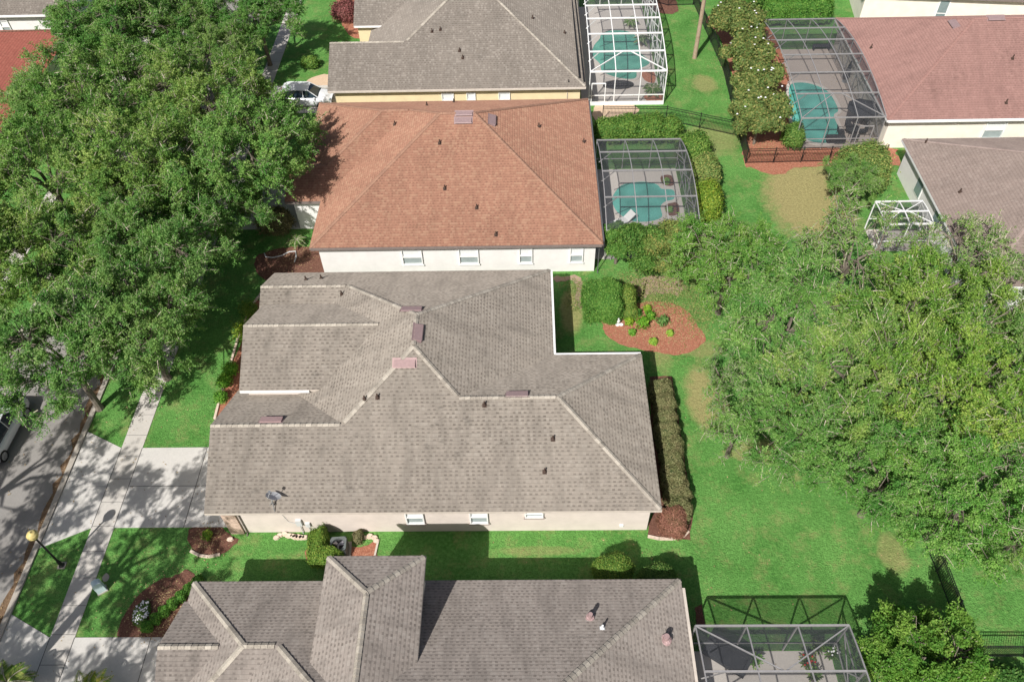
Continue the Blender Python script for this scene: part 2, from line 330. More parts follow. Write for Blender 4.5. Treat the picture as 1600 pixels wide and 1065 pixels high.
# beds
BZ=[.010]
def bed(name,pts,mat,px=True,jag=.06,k=4,z=None):
    BZ[0]+=.0012; z=z or BZ[0]
    P=gp(pts) if px else pts
    return sheet(name,smooth_loop(P,k) if k>1 else P,z,M[mat],jag=jag)
bed('mulch_bed',[(930,484.5),(952,482),(979,483.5),(994,474),(1027,471),(1054,475),(1076,486),(1088,505),(1103,527),(1090,543),(1065,554),(1037,552),(1000,546),(967,537),(945,520),(942,507)],'mulch')
bed('bare_soil',[(992,436),(1020,430),(1060,436),(1072,452),(1050,462),(1020,458),(1000,466)],'soil',jag=.3)
bed('bare_soil',[(868,432),(905,432),(912,450),(912,480),(900,478),(898,440),(868,440)],'soil',jag=.12)
bed('mulch_bed',[(293,838),(300,824),(318,818),(343,820),(352,830),(372,842),(352,862),(325,869),(302,860)],'mulch_dark')
bed('mulch_bed',[(183,993),(212,935),(245,908),(275,898),(298,890),(310,930),(300,1000),(240,995)],'mulch_dark')
bed('mulch_bed',[(335,650),(350,600),(375,540),(395,480),(410,470),(420,500),(412,560),(404,600),(372,620),(352,650)],'mulch')
bed('mulch_bed',[(398,418),(405,398),(440,388),(470,385),(500,392),(508,428),(440,432),(418,440)],'mulch_dark')
bed('mulch_bed',[(520,-20),(585,-20),(585,50),(555,60),(535,40),(530,10)],'mulch')
bed('gravel_bed',[(474,140),(478,128),(492,120),(513,117),(520,138)],'gravel',k=3,jag=.02,z=.02)
bed('mulch_bed',[(560,856),(585,845),(590,868),(587,885),(540,885),(480,880),(490,845)],'mulch',k=2)
bed('mulch_bed',[(1103,30),(1125,60),(1150,140),(1166,210),(1175,262),(1240,262),(1240,150),(1200,40),(1150,10)],'mulch')
bed('mulch_bed',[(1160,236),(1250,232),(1400,232),(1405,258),(1165,262)],'mulch',k=1,jag=.18)
bed('mulch_bed',[(1000,-10),(1045,-12),(1060,18),(1035,22),(1010,10)],'mulch_dark',k=2)
bed('mulch_bed',[(930,165),(990,165),(995,178),(935,195)],'gravel',k=2)
bed('mulch_bed',[(1086,948),(1096,944),(1104,980),(1088,980)],'mulch_dark',k=1)
bed('mulch_bed',[(1016,588),(1050,588),(1082,800),(1078,842),(1010,838),(1020,800)],'mulch_dark',k=1)
# bed edging of main house
def ribbon(name,px,w_,h_,mat,lab,cat):
    P=[G(*p) for p in px]; b=MB()
    for i in range(len(P)-1):
        n_=max(1,int((P[i+1]-P[i]).length/.5))
        for j in range(n_):
            a=P[i].lerp(P[i+1],j/n_); c=P[i].lerp(P[i+1],(j+.96)/n_); b.obox(a+Vector((0,0,h_/2)),c+Vector((0,0,h_/2)),w_,h_)
    return tag(b.build(name,mat),lab,cat)
ribbon('garden_edging',[(336,655),(341,635),(349,606),(360,572),(372,530),(392,480),(412,455)],.14,.12,M['stone'],'pale stone edging curving round the bed in front of the taupe-roofed house','edging')
ribbon('garden_edging',[(372,622),(380,608),(395,592),(412,580)],.12,.12,M['curb'],'short pale curved edging beside the entry walk of the taupe-roofed house','edging')
ribbon('garden_edging',[(1012,838),(1030,842),(1052,842),(1068,838),(1076,830)],.14,.12,M['stone'],'pale stone edging round the near end of the long reddish hedge','edging')
ribbon('garden_edging',[(298,861),(312,868),(326,870),(345,866)],.14,.1,M['stone'],'low stone edging round the small mulch circle by the driveway','edging')
ribbon('garden_edging',[(582,890),(586,868),(592,842)],.1,.1,M['beige_trim'],'straight pale edging between mulch and lawn right of the air conditioner','edging')
sheet('entry_walk',gp([(395,590),(412,584),(415,612),(380,612)]),.02,M['walk'])
# ---------------------------------------------------------------- roof solid machine
def planes_of(b):
    x0,x1,y0,y1,ze,p,hip=b['r'][0],b['r'][1],b['r'][2],b['r'][3],b['ze'],b['p'],b['hip']
    zb=b.get('zb',ze-.2); L=[]
    L+=[(Vector((-1,0,0)),-x0,'L'),(Vector((1,0,0)),x1,'R'),(Vector((0,-1,0)),-y0,'F'),(Vector((0,1,0)),y1,'B'),(Vector((0,0,-1)),-zb,'u')]
    if p is None: L.append((Vector((0,0,1)),ze,'t'))
    else:
        if 'L' in hip: L.append((Vector((-p,0,1)),ze-p*x0,'sL'))
        if 'R' in hip: L.append((Vector((p,0,1)),ze+p*x1,'sR'))
        if 'F' in hip: L.append((Vector((0,-p,1)),ze-p*y0,'sF'))
        if 'B' in hip: L.append((Vector((0,p,1)),ze+p*y1,'sB'))
    out=[]
    for n,d,t in L:
        l=n.length; out.append((n/l,d/l,t))
    return out
def clip(P,n,d,keep_in=True):
    out=[]; k=len(P)
    for i in range(k):
        a,b=P[i],P[(i+1)%k]; sa=n.dot(a)-d; sb=n.dot(b)-d
        if not keep_in: sa,sb=-sa,-sb
        if sa<=1e-6: out.append(a)
        if (sa<-1e-6 and sb>1e-6) or (sa>1e-6 and sb<-1e-6): out.append(a.lerp(b,sa/(sa-sb)))
    # drop duplicates
    q=[]
    for p in out:
        if not q or (p-q[-1]).length>1e-5: q.append(p)
    if len(q)>1 and (q[0]-q[-1]).length<1e-5: q.pop()
    return q if len(q)>=3 else []
def face_poly(pl,i):
    n,d,t=pl[i]; c=n*d
    a=Vector((0,0,1)).cross(n)
    if a.length<1e-3: a=Vector((1,0,0))
    a.normalize(); b=n.cross(a)
    P=[c+a*s*300+b*t_*300 for s,t_ in((-1,-1),(1,-1),(1,1),(-1,1))]
    for j,(m_,e,_) in enumerate(pl):
        if j!=i:
            P=clip(P,m_,e)
            if not P: return []
    return P
def subtract(P,pl,same_in,n0):
    res=[]; cur=P
    for n,d,t in pl:
        if not cur: break
        s=[n.dot(p)-d for p in cur]
        if max(abs(x) for x in s)<2e-4:
            if n.dot(n0)>.999:
                if same_in: continue
                return res+[cur]
            return res+[cur]
        o=clip(cur,n,d,False)
        if o: res.append(o)
        cur=clip(cur,n,d,True)
    return res
def union(blocks):
    PL=[planes_of(b) for b in blocks]; out=[]
    for i,pl in enumerate(PL):
        for k in range(len(pl)):
            P=face_poly(pl,k)
            if not P: continue
            parts=[P]
            for j in range(len(PL)):
                if j==i: continue
                parts=[q for p in parts for q in subtract(p,PL[j],j<i,pl[k][0])]
            for q in parts: out.append((q,pl[k][2],i,pl[k][0]))
    return out,PL
def caps(blocks,PL,mb):
    for i,pl in enumerate(PL):
        sl=[q for q in pl if q[2][0]=='s']
        for a in range(len(sl)):
            for c in range(a+1,len(sl)):
                n1,d1,_=sl[a]; n2,d2,_=sl[c]; dr=n1.cross(n2)
                if dr.length<1e-3: continue
                dr.normalize()
                # point on both planes
                A=Matrix((n1,n2,dr)); pt=A.inverted()@Vector((d1,d2,0))
                t0,t1=-400.,400.
                for n,d,t in pl:
                    s=n.dot(dr); e=d-n.dot(pt)
                    if abs(s)<1e-7:
                        if e<-1e-4: t1=t0-1
                    elif s>0: t1=min(t1,e/s)
                    else: t0=max(t0,e/s)
                if t1-t0<.3: continue
                segs=[(t0,t1)]
                for j,pj in enumerate(PL):
                    if j==i: continue
                    sh=sum(1 for n,d,t in pj if t[0]=='s' and ((n.dot(n1)>.9999 and abs(d-d1)<1e-3) or (n.dot(n2)>.9999 and abs(d-d2)<1e-3)))
                    if sh>=2 and j>i: continue
                    u0,u1=-400.,400.; ok=True
                    for n,d,t in pj:
                        s=n.dot(dr); e=d+2e-3-n.dot(pt)
                        if abs(s)<1e-7:
                            if e<0: ok=False
                        elif s>0: u1=min(u1,e/s)
                        else: u0=max(u0,e/s)
                    if not ok or u1<=u0: continue
                    ns=[]
                    for (s0,s1) in segs:
                        if u1<=s0 or u0>=s1: ns.append((s0,s1)); continue
                        if u0>s0: ns.append((s0,u0))
                        if u1<s1: ns.append((u1,s1))
                    segs=ns
                for s0,s1 in segs:
                    if s1-s0<.3: continue
                    P0,P1=pt+dr*s0,pt+dr*s1
                    if P1.z<P0.z: P0,P1=P1,P0
                    D=(P1-P0); L=D.length; D/=L
                    w1=n1.cross(D); w2=n2.cross(D)
                    if w1.z>0: w1=-w1
                    if w2.z>0: w2=-w2
                    up=(n1+n2).normalized(); x=.12; W=.145
                    while x<L:
                        e=min(x+.36,L); a0=P0+D*x+up*.05; a1=P0+D*e+up*.022
                        tn=rnd.random()
                        mb.poly([a0,a1,a1+w1*W-n1*0.0,a0+w1*W],tone=tn); mb.poly([a0,a0+w2*W,a1+w2*W,a1],tone=tn)
                        mb.poly([a0,a0+w1*W,P0+D*x+w1*W-up*.01,P0+D*x-up*.01],tone=tn*.6); mb.poly([a0,P0+D*x-up*.01,P0+D*x+w2*W-up*.01,a0+w2*W],tone=tn*.6)
                        x+=.3
def B(x0,x1,y0,y1,ze=2.9,p=.54,hip='LRFB',ov=.45): return dict(r=(x0,x1,y0,y1),ze=ze,p=p,hip=hip,ov=ov)
HOUSES={}
def house(name,blocks,mroof,mcap,mwall,mfascia,label,cat='house',loc=(0,0,0),rz=0):
    root=empty(name,loc,rz,label,cat)
    faces,PL=union(blocks); rb=MB()
    for P,t,i,n in faces:
        b=blocks[i]
        if t[0]=='s':
            e=Vector((0,0,1)).cross(n).normalized(); k=math.sqrt(1+b['p']**2)/b['p']
            off=13.7*i if False else 0
            rb.poly(P,0,[(p.dot(e)+off,(p.z-b['ze'])*k) for p in P])
        elif t=='u': rb.poly(P,2)
        else:
            gab=t not in b['hip']
            rb.poly(P,3 if gab else 1)
    roof=rb.build('roof',[mroof,mfascia,M['soffit'],mwall],root)
    cb=MB(); caps(blocks,PL,cb)
    if cb.v: cb.build('ridge_cap',mcap,roof)
    wb=[dict(r=(b['r'][0]+b['ov'],b['r'][1]-b['ov'],b['r'][2]+b['ov'],b['r'][3]-b['ov']),ze=b['ze']-.08,p=None,hip='',zb=-.05) for b in blocks]
    wf,_=union(wb); w_=MB()
    for P,t,i,n in wf:
        if t in 'ut': continue
        w_.poly(P)
    wall=w_.build('wall',mwall,root)
    polys=[P for P,t,i,n in faces if t[0]=='s']; nor=[n for P,t,i,n in faces if t[0]=='s']
    h=dict(root=root,roof=roof,wall=wall,polys=polys,nor=nor,mf=mfascia)
    HOUSES[label]=h; return h
def hit(h,px,py):
    d=ray(px,py); O=Vector((0,0,H)); best=None
    for P,n in zip(h['polys'],h['nor']):
        s=n.dot(d)
        if abs(s)<1e-9: continue
        t=n.dot(P[0]-O)/s
        if t<=0: continue
        X=O+d*t; ok=True
        for i in range(len(P)):
            a,b=P[i],P[(i+1)%len(P)]
            if (b-a).cross(X-a).dot(n)<-1e-3: ok=False; break
        if ok and (best is None or t<best[0]): best=(t,X,n)
    return (best[1],best[2]) if best else (None,None)
def slopebasis(n):
    e=Vector((0,0,1)).cross(n).normalized(); return e,n.cross(e)
def roof_vent(h,px,py,wid=1.15,dep=.42,mat=None,dx=None):
    X,n=hit(h,px,py)
    if X is None: print('vent miss',px,py); return
    e,u=slopebasis(n); b=MB()
    q=lambda a,c,z: X+e*a+u*c+n*z
    W=wid/2;D=dep/2
    A=[q(-W,-D,0),q(W,-D,0),q(W,D,0),q(-W,D,0)]; T=[q(-W,-D,.15),q(W,-D,.15),q(W,D,.06),q(-W,D,.06)]
    b.poly(T)
    for i in range(4): b.poly([A[i],A[(i+1)%4],T[(i+1)%4],T[i]])
    f=[q(-W-.08,-D-.03,.012),q(W+.08,-D-.03,.012),q(W+.08,D+.12,.012),q(-W-.08,D+.12,.012)]; b.poly(f)
    b.poly([q(-W-.02,-D-.05,.135),q(W+.02,-D-.05,.135),q(W+.02,-D,.16),q(-W-.02,-D,.16)])
    b.build('roof_vent',mat or M['vent_pink'],h['roof'])
def pipe_vent(h,px,py,ht=.32,r=.045,mat=None):
    X,n=hit(h,px,py)
    if X is None: print('pipe miss',px,py); return
    b=MB(); b.tube([X-Vector((0,0,.05)),X+Vector((0,0,ht))],r,10)
    b.tube([X-n*.01,X+n*.05+Vector((0,0,.05)),X+Vector((0,0,.14))],[r*2.2,r*1.9,r*1.05],10)
    e,u=slopebasis(n); b.poly([X+e*a+u*c+n*.012 for a,c in((-.12,-.12),(.12,-.12),(.12,.12),(-.12,.12))])
    b.build('vent_pipe',mat or M['pipe'],h['roof'])
def window(h,px0,px1,yw,zb,zt,pane='mixed',pyref=None,frame='white'):
    # on a wall facing -Y at y=yw
    a=onY(px0,pyref,yw).x; c=onY(px1,pyref,yw).x
    b=MB(); t=.07; y0,y1=yw-.12,yw+.02
    b.box((a,y0,zb),(a+t,y1,zt)); b.box((c-t,y0,zb),(c,y1,zt)); b.box((a+t,y0,zt-t),(c-t,y1,zt)); b.box((a+t,y0,zb),(c-t,y1,zb+t))
    zm=(zb+zt)/2; b.box((a+t,y0+.01,zm-.035),(c-t,y1,zm+.035))
    f=b.build('window',M[frame],h['root'])
    up=MB(); up.poly([(a+t,yw-.02,zm),(c-t,yw-.02,zm),(c-t,yw-.02,zt-t),(a+t,yw-.02,zt-t)]); up.build('blind',M['blind'],f)
    lo=MB(); lo.poly([(a+t,yw-.012,zb+t),(c-t,yw-.012,zb+t),(c-t,yw-.012,zm),(a+t,yw-.012,zm)]); lo.build('pane',M['screen_grey' if pane!='white' else 'blind'],f)
    s=MB(); s.box((a-.06,yw-.13,zb-.09),(c+.06,yw+.02,zb)); s.build('sill',M['sill'] if frame=='white' and pane=='mixed' else M['white'],f)
    return f
def gutter(h,pts,mat,w_=.13):
    b=MB()
    for i in range(len(pts)-1): b.obox(pts[i],pts[i+1],w_,.13)
    b.build('gutter',mat,h['root'])
def spout(h,x,y,ztop,mat):
    b=MB(); b.tube([(x,y-.42,ztop),(x,y-.06,ztop-.3),(x,y-.06,.1),(x,y-.25,.03)],.035,6); b.build('downspout',mat,h['root'])
p=.54
# main house (taupe roof)
mainB=[B(-13.73,1.59,20.63,38.26),B(-4,6.8,20.63,31.02,hip='RFB'),B(-16.7,-7,20.63,28.63,hip='FB'),B(-16.15,-6.5,27.7,34.3,ze=4.05,hip='FB',ov=.3),B(-16.5,-6.5,32.94,38.26,hip='FB')]
h1=house('house',mainB,M['roof_gray'],M['cap_gray'],M['stucco_pink'],M['beige_trim'],'pale pink house under the large taupe hip roof in the middle of the photo')
for q in[(424,657),(808,617),(632,568)]: roof_vent(h1,*q,mat=M['vent_rose'] if q[0]!=808 else None)
roof_vent(h1,653,520); roof_vent(h1,643,484)
for q in[(570,624),(590,621),(757,633),(864,686),(851,737),(478,437),(502,435),(534,460)]: pipe_vent(h1,*q)
YW=20.63+.45
window(h1,632,661,YW,.95,2.35,pyref=800); window(h1,733,762,YW,.95,2.35,pyref=800); window(h1,820,849,YW,1.55,2.35,pyref=800)
b=MB(); x0,x1=onY(336,800,YW).x,onY(358,800,YW).x
b.box((x0+.25,YW-.1,-.02),(x1+.25,YW+.5,2.45)); b.build('brick_pier',M['brick'],h1['root'])
b=MB(); b.box((x0+.15,YW-.16,2.4),(x1+.35,YW+.5,2.75)); b.build('pier_cap',M['white'],h1['root'])
spout(h1,x1+.42,YW,2.7,M['brown_trim'])
gutter(h1,[(1.66,31.1,2.83),(1.66,38.2,2.83)],M['white']); gutter(h1,[(1.7,31.09,2.83),(6.75,31.09,2.83)],M['white'])
gutter(h1,[(-16.1,27.63,3.97),(-12.2,27.63,3.97)],M['white'],.08)
# utility boxes on main wall
b=MB(); x=onY(470,820,YW).x; b.box((x-.15,YW-.14,.9),(x+.15,YW-.002,1.45)); b.box((x+.3,YW-.12,.75),(x+.55,YW-.002,1.1)); b.tube([(x,YW-.08,.9),(x,YW-.08,0)],.03,6); b.tube([(x+.42,YW-.06,.75),(x+.42,YW-.06,0)],.025,6); b.tube([(x-.9,YW-.02,2.6),(x-.55,YW-.03,1.2),(x-.2,YW-.03,1.0)],.012,5)
b.build('meter_box',M['dish'],h1['root'])
b=MB(); x=onY(970,825,YW).x; b.box((x-.1,YW-.08,.45),(x+.1,YW-.002,.65)); b.build('hose_bib',M['white'],h1['root'])
b=MB(); x=-16.0; b.box((-16.28,21.6,.02),(-16.23,26.2,2.2)); b.build('garage_door',M['white'],h1['root'])
# bottom house
h2=house('house',[B(-14.8,7.26,1.5,16.95,hip='LRFB'),B(-16.3,-8,9.2,16.95,hip='LFB'),B(-9.27,-4.72,4.5,16.96,ze=5.5,hip='LRFB',ov=.25),B(-16.45,-11,10.6,15.95,hip='FB')],
  M['roof_gray2'],M['cap_gray'],M['stucco_cream'],M['beige_trim'],'house with grey-brown shingle roof and raised hip tower at the bottom edge')
for q in[(922,965)]: pipe_vent(h2,*q,ht=.45,r=.1,mat=M['vent_rose'])
pipe_vent(h2,941,981,mat=M['white']); pipe_vent(h2,1040,999,ht=.45,r=.13,mat=M['vent_rose'])
gutter(h2,[(7.33,16.5,2.83),(7.33,2,2.83)],M['beige_trim'])
# red-brown house
h3=house('house',[B(-14.62,5.2,40.6,58.0,p=.53),B(-16.7,-5,45.5,58.0,p=.53,hip='LFB'),B(-17.2,-10,45.5,50.4,p=.53,hip='FB')],
  M['roof_red'],M['cap_red'],M['stucco_white'],M['brown_trim'],'white single storey house under the bright orange-brown shingle hip roof')
roof_vent(h3,724,189); roof_vent(h3,725,178,dep=.3); roof_vent(h3,769,188)
for q in[(617,195),(687,224),(695,295),(745,325),(775,367),(667,165),(709,160),(842,198),(912,222)]: pipe_vent(h3,*q)
YR=40.6+.45
window(h3,628,660,YR,.9,2.3,pyref=400,pane='m'); window(h3,717,748,YR,.9,2.3,pyref=400,pane='m'); window(h3,811,832,YR,.9,2.3,pyref=400,pane='m'); window(h3,890,911,YR,.9,2.3,pyref=400,pane='m')
gutter(h3,[(-14.5,40.53,2.82),(5.1,40.53,2.82)],M['brown_trim'],.1); gutter(h3,[(-17.1,45.44,2.82),(-13.2,45.44,2.82)],M['brown_trim'],.1)
gutter(h3,[(5.26,41,2.82),(5.26,57.8,2.82)],M['dark_frame'],.1); spout(h3,5.0,YR,2.7,M['dark_frame'])
b=MB(); b.lathe((4.85,YR-.1,2.45),[(.05,0),(.1,.05),(.1,.14),(.03,.2)],10); b.build('wall_lamp',M['white'],h3['root'])
# top taupe house with yellow walls
h4=house('house',[B(-13.83,5.12,59.72,78.5),B(-16.3,-7,59.72,67.6,hip='FB'),B(-15.3,-6,69.3,76.0,ze=3.5,hip='FB',ov=.3)],
  M['roof_gray3'],M['cap_gray'],M['stucco_yellow'],M['beige_trim'],'cream-yellow house under the taupe shingle roof at the top of the photo')
for q in[(675,50),(688,47),(718,80),(723,91),(832,29),(882,52)]: pipe_vent(h4,*q,ht=.3)
YT=59.72+.45
window(h4,690,709,YT,.9,2.3,pyref=148,pane='m'); window(h4,729,743,YT,.9,2.3,pyref=148,pane='m'); window(h4,779,797,YT,.9,2.3,pyref=148,pane='white')
gutter(h4,[(-16.2,59.65,2.82),(5.1,59.65,2.82)],M['beige_trim'],.1); gutter(h4,[(-15.2,69.22,3.42),(-12.6,69.22,3.42)],M['white'],.1)
b=MB(); z=3.12
b.tube([(4.55,78,z+.02),(4.6,60.55,z+.15),(3.7,60.5,z+.1),(3.7,60.1,z-.02)],.07,6); b.tube([(4.85,78,z-.02),(4.95,60.2,z)],.05,6)
b.build('black_pipe',M['black'],h4['roof'])
spout(h4,3.6,YT,2.7,M['beige_trim'])
# top right house
h5=house('house',[B(28.15,56,54.33,70.3,p=.5)],M['roof_pink'],M['cap_pink'],M['stucco_cream'],M['white'],'cream house under the faded pinkish-red shingle roof at the top right')
roof_vent(h5,1490,38,wid=1.1); roof_vent(h5,1556,29,wid=1.3)
for q in[(1361,75),(1582,92),(1572,161),(1405,20),(1494,19)]: pipe_vent(h5,*q,ht=.35)
window(h5,1538,1570,54.78,.8,2.4,pyref=200,pane='m')
gutter(h5,[(28.2,54.25,2.82),(56,54.25,2.82)],M['white'],.15); spout(h5,34,54.78,2.7,M['stucco_cream'])
# right house
h6=house('house',[B(28.5,52,36.2,51.9,p=.5),B(33,45,30.5,42,p=.5)],M['roof_brown'],M['cap_brown'],M['stucco_white'],M['white'],'white house under the dull brown shingle roof half hidden by trees at right')
pipe_vent(h6,1447,222,ht=.3); pipe_vent(h6,1500,300,ht=.3)
for y in(47.2,43.5):
    b=MB(); b.box((28.9,y,.9),(28.97,y+1.1,2.3)); f=b.build('window',M['white'],h6['root']); b=MB(); b.box((28.885,y+.08,.98),(28.9,y+1.02,2.22)); b.build('pane',M['glass'],f)
# house beyond, top right
h7=house('house',[B(-9,22,0,14,ze=3.3,p=.45)],M['roof_gray3'],M['cap_gray'],M['stucco_cream'],M['brown_trim'],'cream-walled house in the top right corner behind the pinkish-red roof',loc=(40.5,72.75,0),rz=R(-7))
f=MB(); f.box((-1.9,.38,.3),(-.9,.47,2.9)); fo=f.build('window',M['white'],h7['root'])
f=MB(); f.box((-1.8,.365,.4),(-1.0,.38,1.55)); f.box((-1.8,.365,1.65),(-1.0,.38,2.8)); f.build('pane',M['glass'],fo)
# top left houses
h8=house('house',[B(-64,-41.5,52,70.8,p=.5),],M['roof_dred'],M['cap_red'],M['stucco_cream'],M['white'],'house with brick-red roof peeking out at the left edge beyond the street trees')
h9=house('house',[B(-66,-43.2,73.6,90,p=.5)],M['roof_gray3'],M['cap_gray'],M['stucco_white'],M['white'],'white-walled house with grey roof in the top left corner')
gutter(h9,[(-66,73.53,2.82),(-43.2,73.53,2.82)],M['white'],.15)
window(h9,-2,12,74.05,.9,2.2,pyref=33,pane='m')
# ---------------------------------------------------------------- pool cages
def cage(x0,x1,y0,y1,zw,rise,ny,nx,fm,sm,r,label,braces='F',open_left=True,kick=.0,door=None):
    root=empty('pool_cage',((x0+x1)/2,(y0+y1)/2,0),0,label,'pool cage'); O=root.location.copy()
    zf=lambda y: zw+rise*4*((y-y0)/(y1-y0))*(1-(y-y0)/(y1-y0))
    def bar(name,P0,P1,w_=r):
        b=MB(); b.obox(Vector(P0)-O,Vector(P1)-O,w_,w_*1.4); return b.build(name,fm,root)
    ys=[y0+(y1-y0)*i/ny for i in range(ny+1)]; xs=[x0+(x1-x0)*i/nx for i in range(nx+1)]
    for y in ys: bar('roof_beam',(x0,y,zf(y)),(x1,y,zf(y)),r*1.35)
    for x in xs:
        b=MB(); n=ny*3
        for i in range(n):
            a=y0+(y1-y0)*i/n; c=y0+(y1-y0)*(i+1)/n; b.obox(Vector((x,a,zf(a)))-O,Vector((x,c,zf(c)))-O,r,r)
        b.build('roof_purlin',fm,root)
    for y in ys:
        bar('post',(x1,y,0),(x1,y,zf(y)))
        if y in(y0,y1): bar('post',(x0,y,0),(x0,y,zf(y)))
    for x in xs[1:-1]:
        for y in(y0,y1): bar('post',(x,y,0),(x,y,zw))
    for y in(y0,y1): bar('rail',(x0,y,.95),(x1,y,.95),r*.8)
    for i in range(ny):
        bar('rail',(x1,ys[i],.95),(x1,ys[i+1],.95),r*.8); bar('rail',(x1,ys[i],2.3),(x1,ys[i+1],2.3),r*.8)
        bar('brace',(x1,ys[i],2.3 if i%2 else .95),(x1,ys[i+1],.95 if i%2 else 2.3),r*.7)
    for i in range(1,ny):
        s=(x1-x0)*.13
        bar('brace',(x0,ys[i],zf(ys[i])-.9),(x0+s*1.1,ys[i],zf(ys[i])),r*.7); bar('brace',(x1,ys[i],zf(ys[i])-.9),(x1-s,ys[i],zf(ys[i])),r*.7)
    mid=(x0+x1)/2
    if 'F' in braces:
        bar('brace',(x0,y0,zf(y0)),(mid-.3,ys[1],zf(ys[1])),r*.9); bar('brace',(x1,y0,zf(y0)),(mid+.3,ys[1],zf(ys[1])),r*.9)
    if 'B' in braces:
        bar('brace',(x0,y1,zf(y1)),(mid,ys[-2],zf(ys[-2])),r*.9); bar('brace',(x1,y1,zf(y1)),(mid,ys[-2],zf(ys[-2])),r*.9)
    if door:
        dx0,dx1,yy=door
        for a in(dx0,dx1): bar('door_jamb',(a,yy-.03,0),(a,yy-.03,2.1),r)
        bar('door_head',(dx0,yy-.03,2.1),(dx1,yy-.03,2.1),r)
    b=MB(); n=ny*3
    V3=lambda x,y,z: Vector((x,y,z))-O
    for i in range(n):
        a=y0+(y1-y0)*i/n; c=y0+(y1-y0)*(i+1)/n
        b.poly([V3(x0,a,zf(a)),V3(x1,a,zf(a)),V3(x1,c,zf(c)),V3(x0,c,zf(c))]); b.poly([V3(x1,a,0),V3(x1,c,0),V3(x1,c,zf(c)),V3(x1,a,zf(a))])
    for y in(y0,y1): b.poly([V3(x0,y,0),V3(x1,y,0),V3(x1,y,zf(y)),V3(x0,y,zf(y))])
    b.build('screen',sm,root)
    if kick:
        b=MB(); b.box(tuple(V3(x0-.02,y0-.06,0)),tuple(V3(x1+.05,y0-.01,kick))); b.build('kick_plate',M['white'],root)
    return root
cage(5.55,11.95,61.5,79,3.2,1.3,8,3,M['white'],M['screen_l'],.07,'white-framed pool cage with arched screen roof beside the cream-yellow house',kick=.35,door=(5.75,6.9,61.5))
cage(21.65,28.2,54.8,70.2,2.9,.95,6,3,M['grey_frame'],M['screen'],.055,'grey-framed pool cage with arched roof beside the pinkish-red roof',door=(26.4,27.5,54.8))
cage(5.55,11.95,42.2,52.6,2.7,1.05,4,3,M['grey_frame'],M['screen'],.055,'grey-framed pool cage beside the orange-brown roof, bushes at its front',braces='',door=(6.0,7.0,42.2))
cage(7.6,14.6,3.5,14.6,3.05,.8,5,3,M['grey_frame'],M['screen'],.06,'grey-framed patio cage at the bottom edge beside the raised-tower roof',braces='B')
cg=cage(24.7,28.0,42.7,45.1,2.5,.1,2,2,M['white'],M['screen'],.06,'small white-framed patio cage among the trees by the brown-roofed house',braces='FB')
# decks and pools
sheet('pool_deck',rect(5.0,61.55,11.9,78.9),.02,M['deck'],thick=.02); sheet('pool_deck',rect(21.7,54.85,28.6,70.1),.02,M['deck2'],thick=.02)
sheet('pool_deck',rect(4.8,42.25,11.9,52.5),.02,M['deck'],thick=.02); sheet('patio',rect(6.9,3.6,14.55,14.55),.02,M['deck'],thick=.02)
sheet('patio',rect(24.7,42.7,28.8,45.0),.02,M['deck'],thick=.02)
def pool(px,label,wm,z=.06):
    P=smooth_loop(gp(px),4); c=Vector((sum(p[0] for p in P)/len(P),sum(p[1] for p in P)/len(P)))
    area=sum(P[i][0]*P[(i+1)%len(P)][1]-P[(i+1)%len(P)][0]*P[i][1] for i in range(len(P)))
    if area<0: P=P[::-1]
    root=empty('swimming_pool',(c.x,c.y,0),0,label,'swimming pool')
    P=[Vector(p)-c for p in P]; n=len(P)
    b=MB()
    def off(i,d):
        t=(P[(i+1)%n]-P[i-1]).normalized(); return P[i]+Vector((t.y,-t.x))*d
    for i in range(n):
        j=(i+1)%n; a,bb=off(i,.28),off(j,.28); e,f=off(i,0),off(j,0)
        b.poly([(e.x,e.y,z+.03),(a.x,a.y,z+.03),(bb.x,bb.y,z+.03),(f.x,f.y,z+.03)]); b.poly([(a.x,a.y,z+.03),(a.x,a.y,.02),(bb.x,bb.y,.02),(bb.x,bb.y,z+.03)]); b.poly([(e.x,e.y,z+.03),(f.x,f.y,z+.03),(f.x,f.y,z-.02),(e.x,e.y,z-.02)])
    b.build('coping',M['deck'],root)
    b=MB(); b.poly([(p.x,p.y,z-.02) for p in P]); b.build('basin_floor',M['palegreen'],root)
    b=MB(); b.poly([(p.x,p.y,z) for p in P]); b.build('water',wm,root)
    return root
pool([(928,73),(937,62),(939,56),(949,50),(975,49),(992,56),(996,68),(1000,83),(1014,96),(1012,103),(996,111),(994,122),(984,125),(962,122),(941,113),(937,101),(925,88)],'free-form green pool under the white-framed cage at the top',M['water'])
pool([(1234,135),(1248,130),(1270,133),(1293,144),(1306,164),(1309,175),(1303,180),(1304,187),(1313,209),(1306,220),(1288,225),(1266,222),(1250,211),(1238,191),(1233,155)],'long kidney-shaped teal pool under the cage by the pinkish-red roof',M['water2'])
pool([(956,311),(968,293),(983,287),(1007,285),(1026,289),(1034,296),(1052,298),(1053,312),(1040,316),(1032,324),(1034,340),(1016,347),(989,347),(968,336),(959,324)],'teal pool under the cage beside the orange-brown roof',M['water2'])
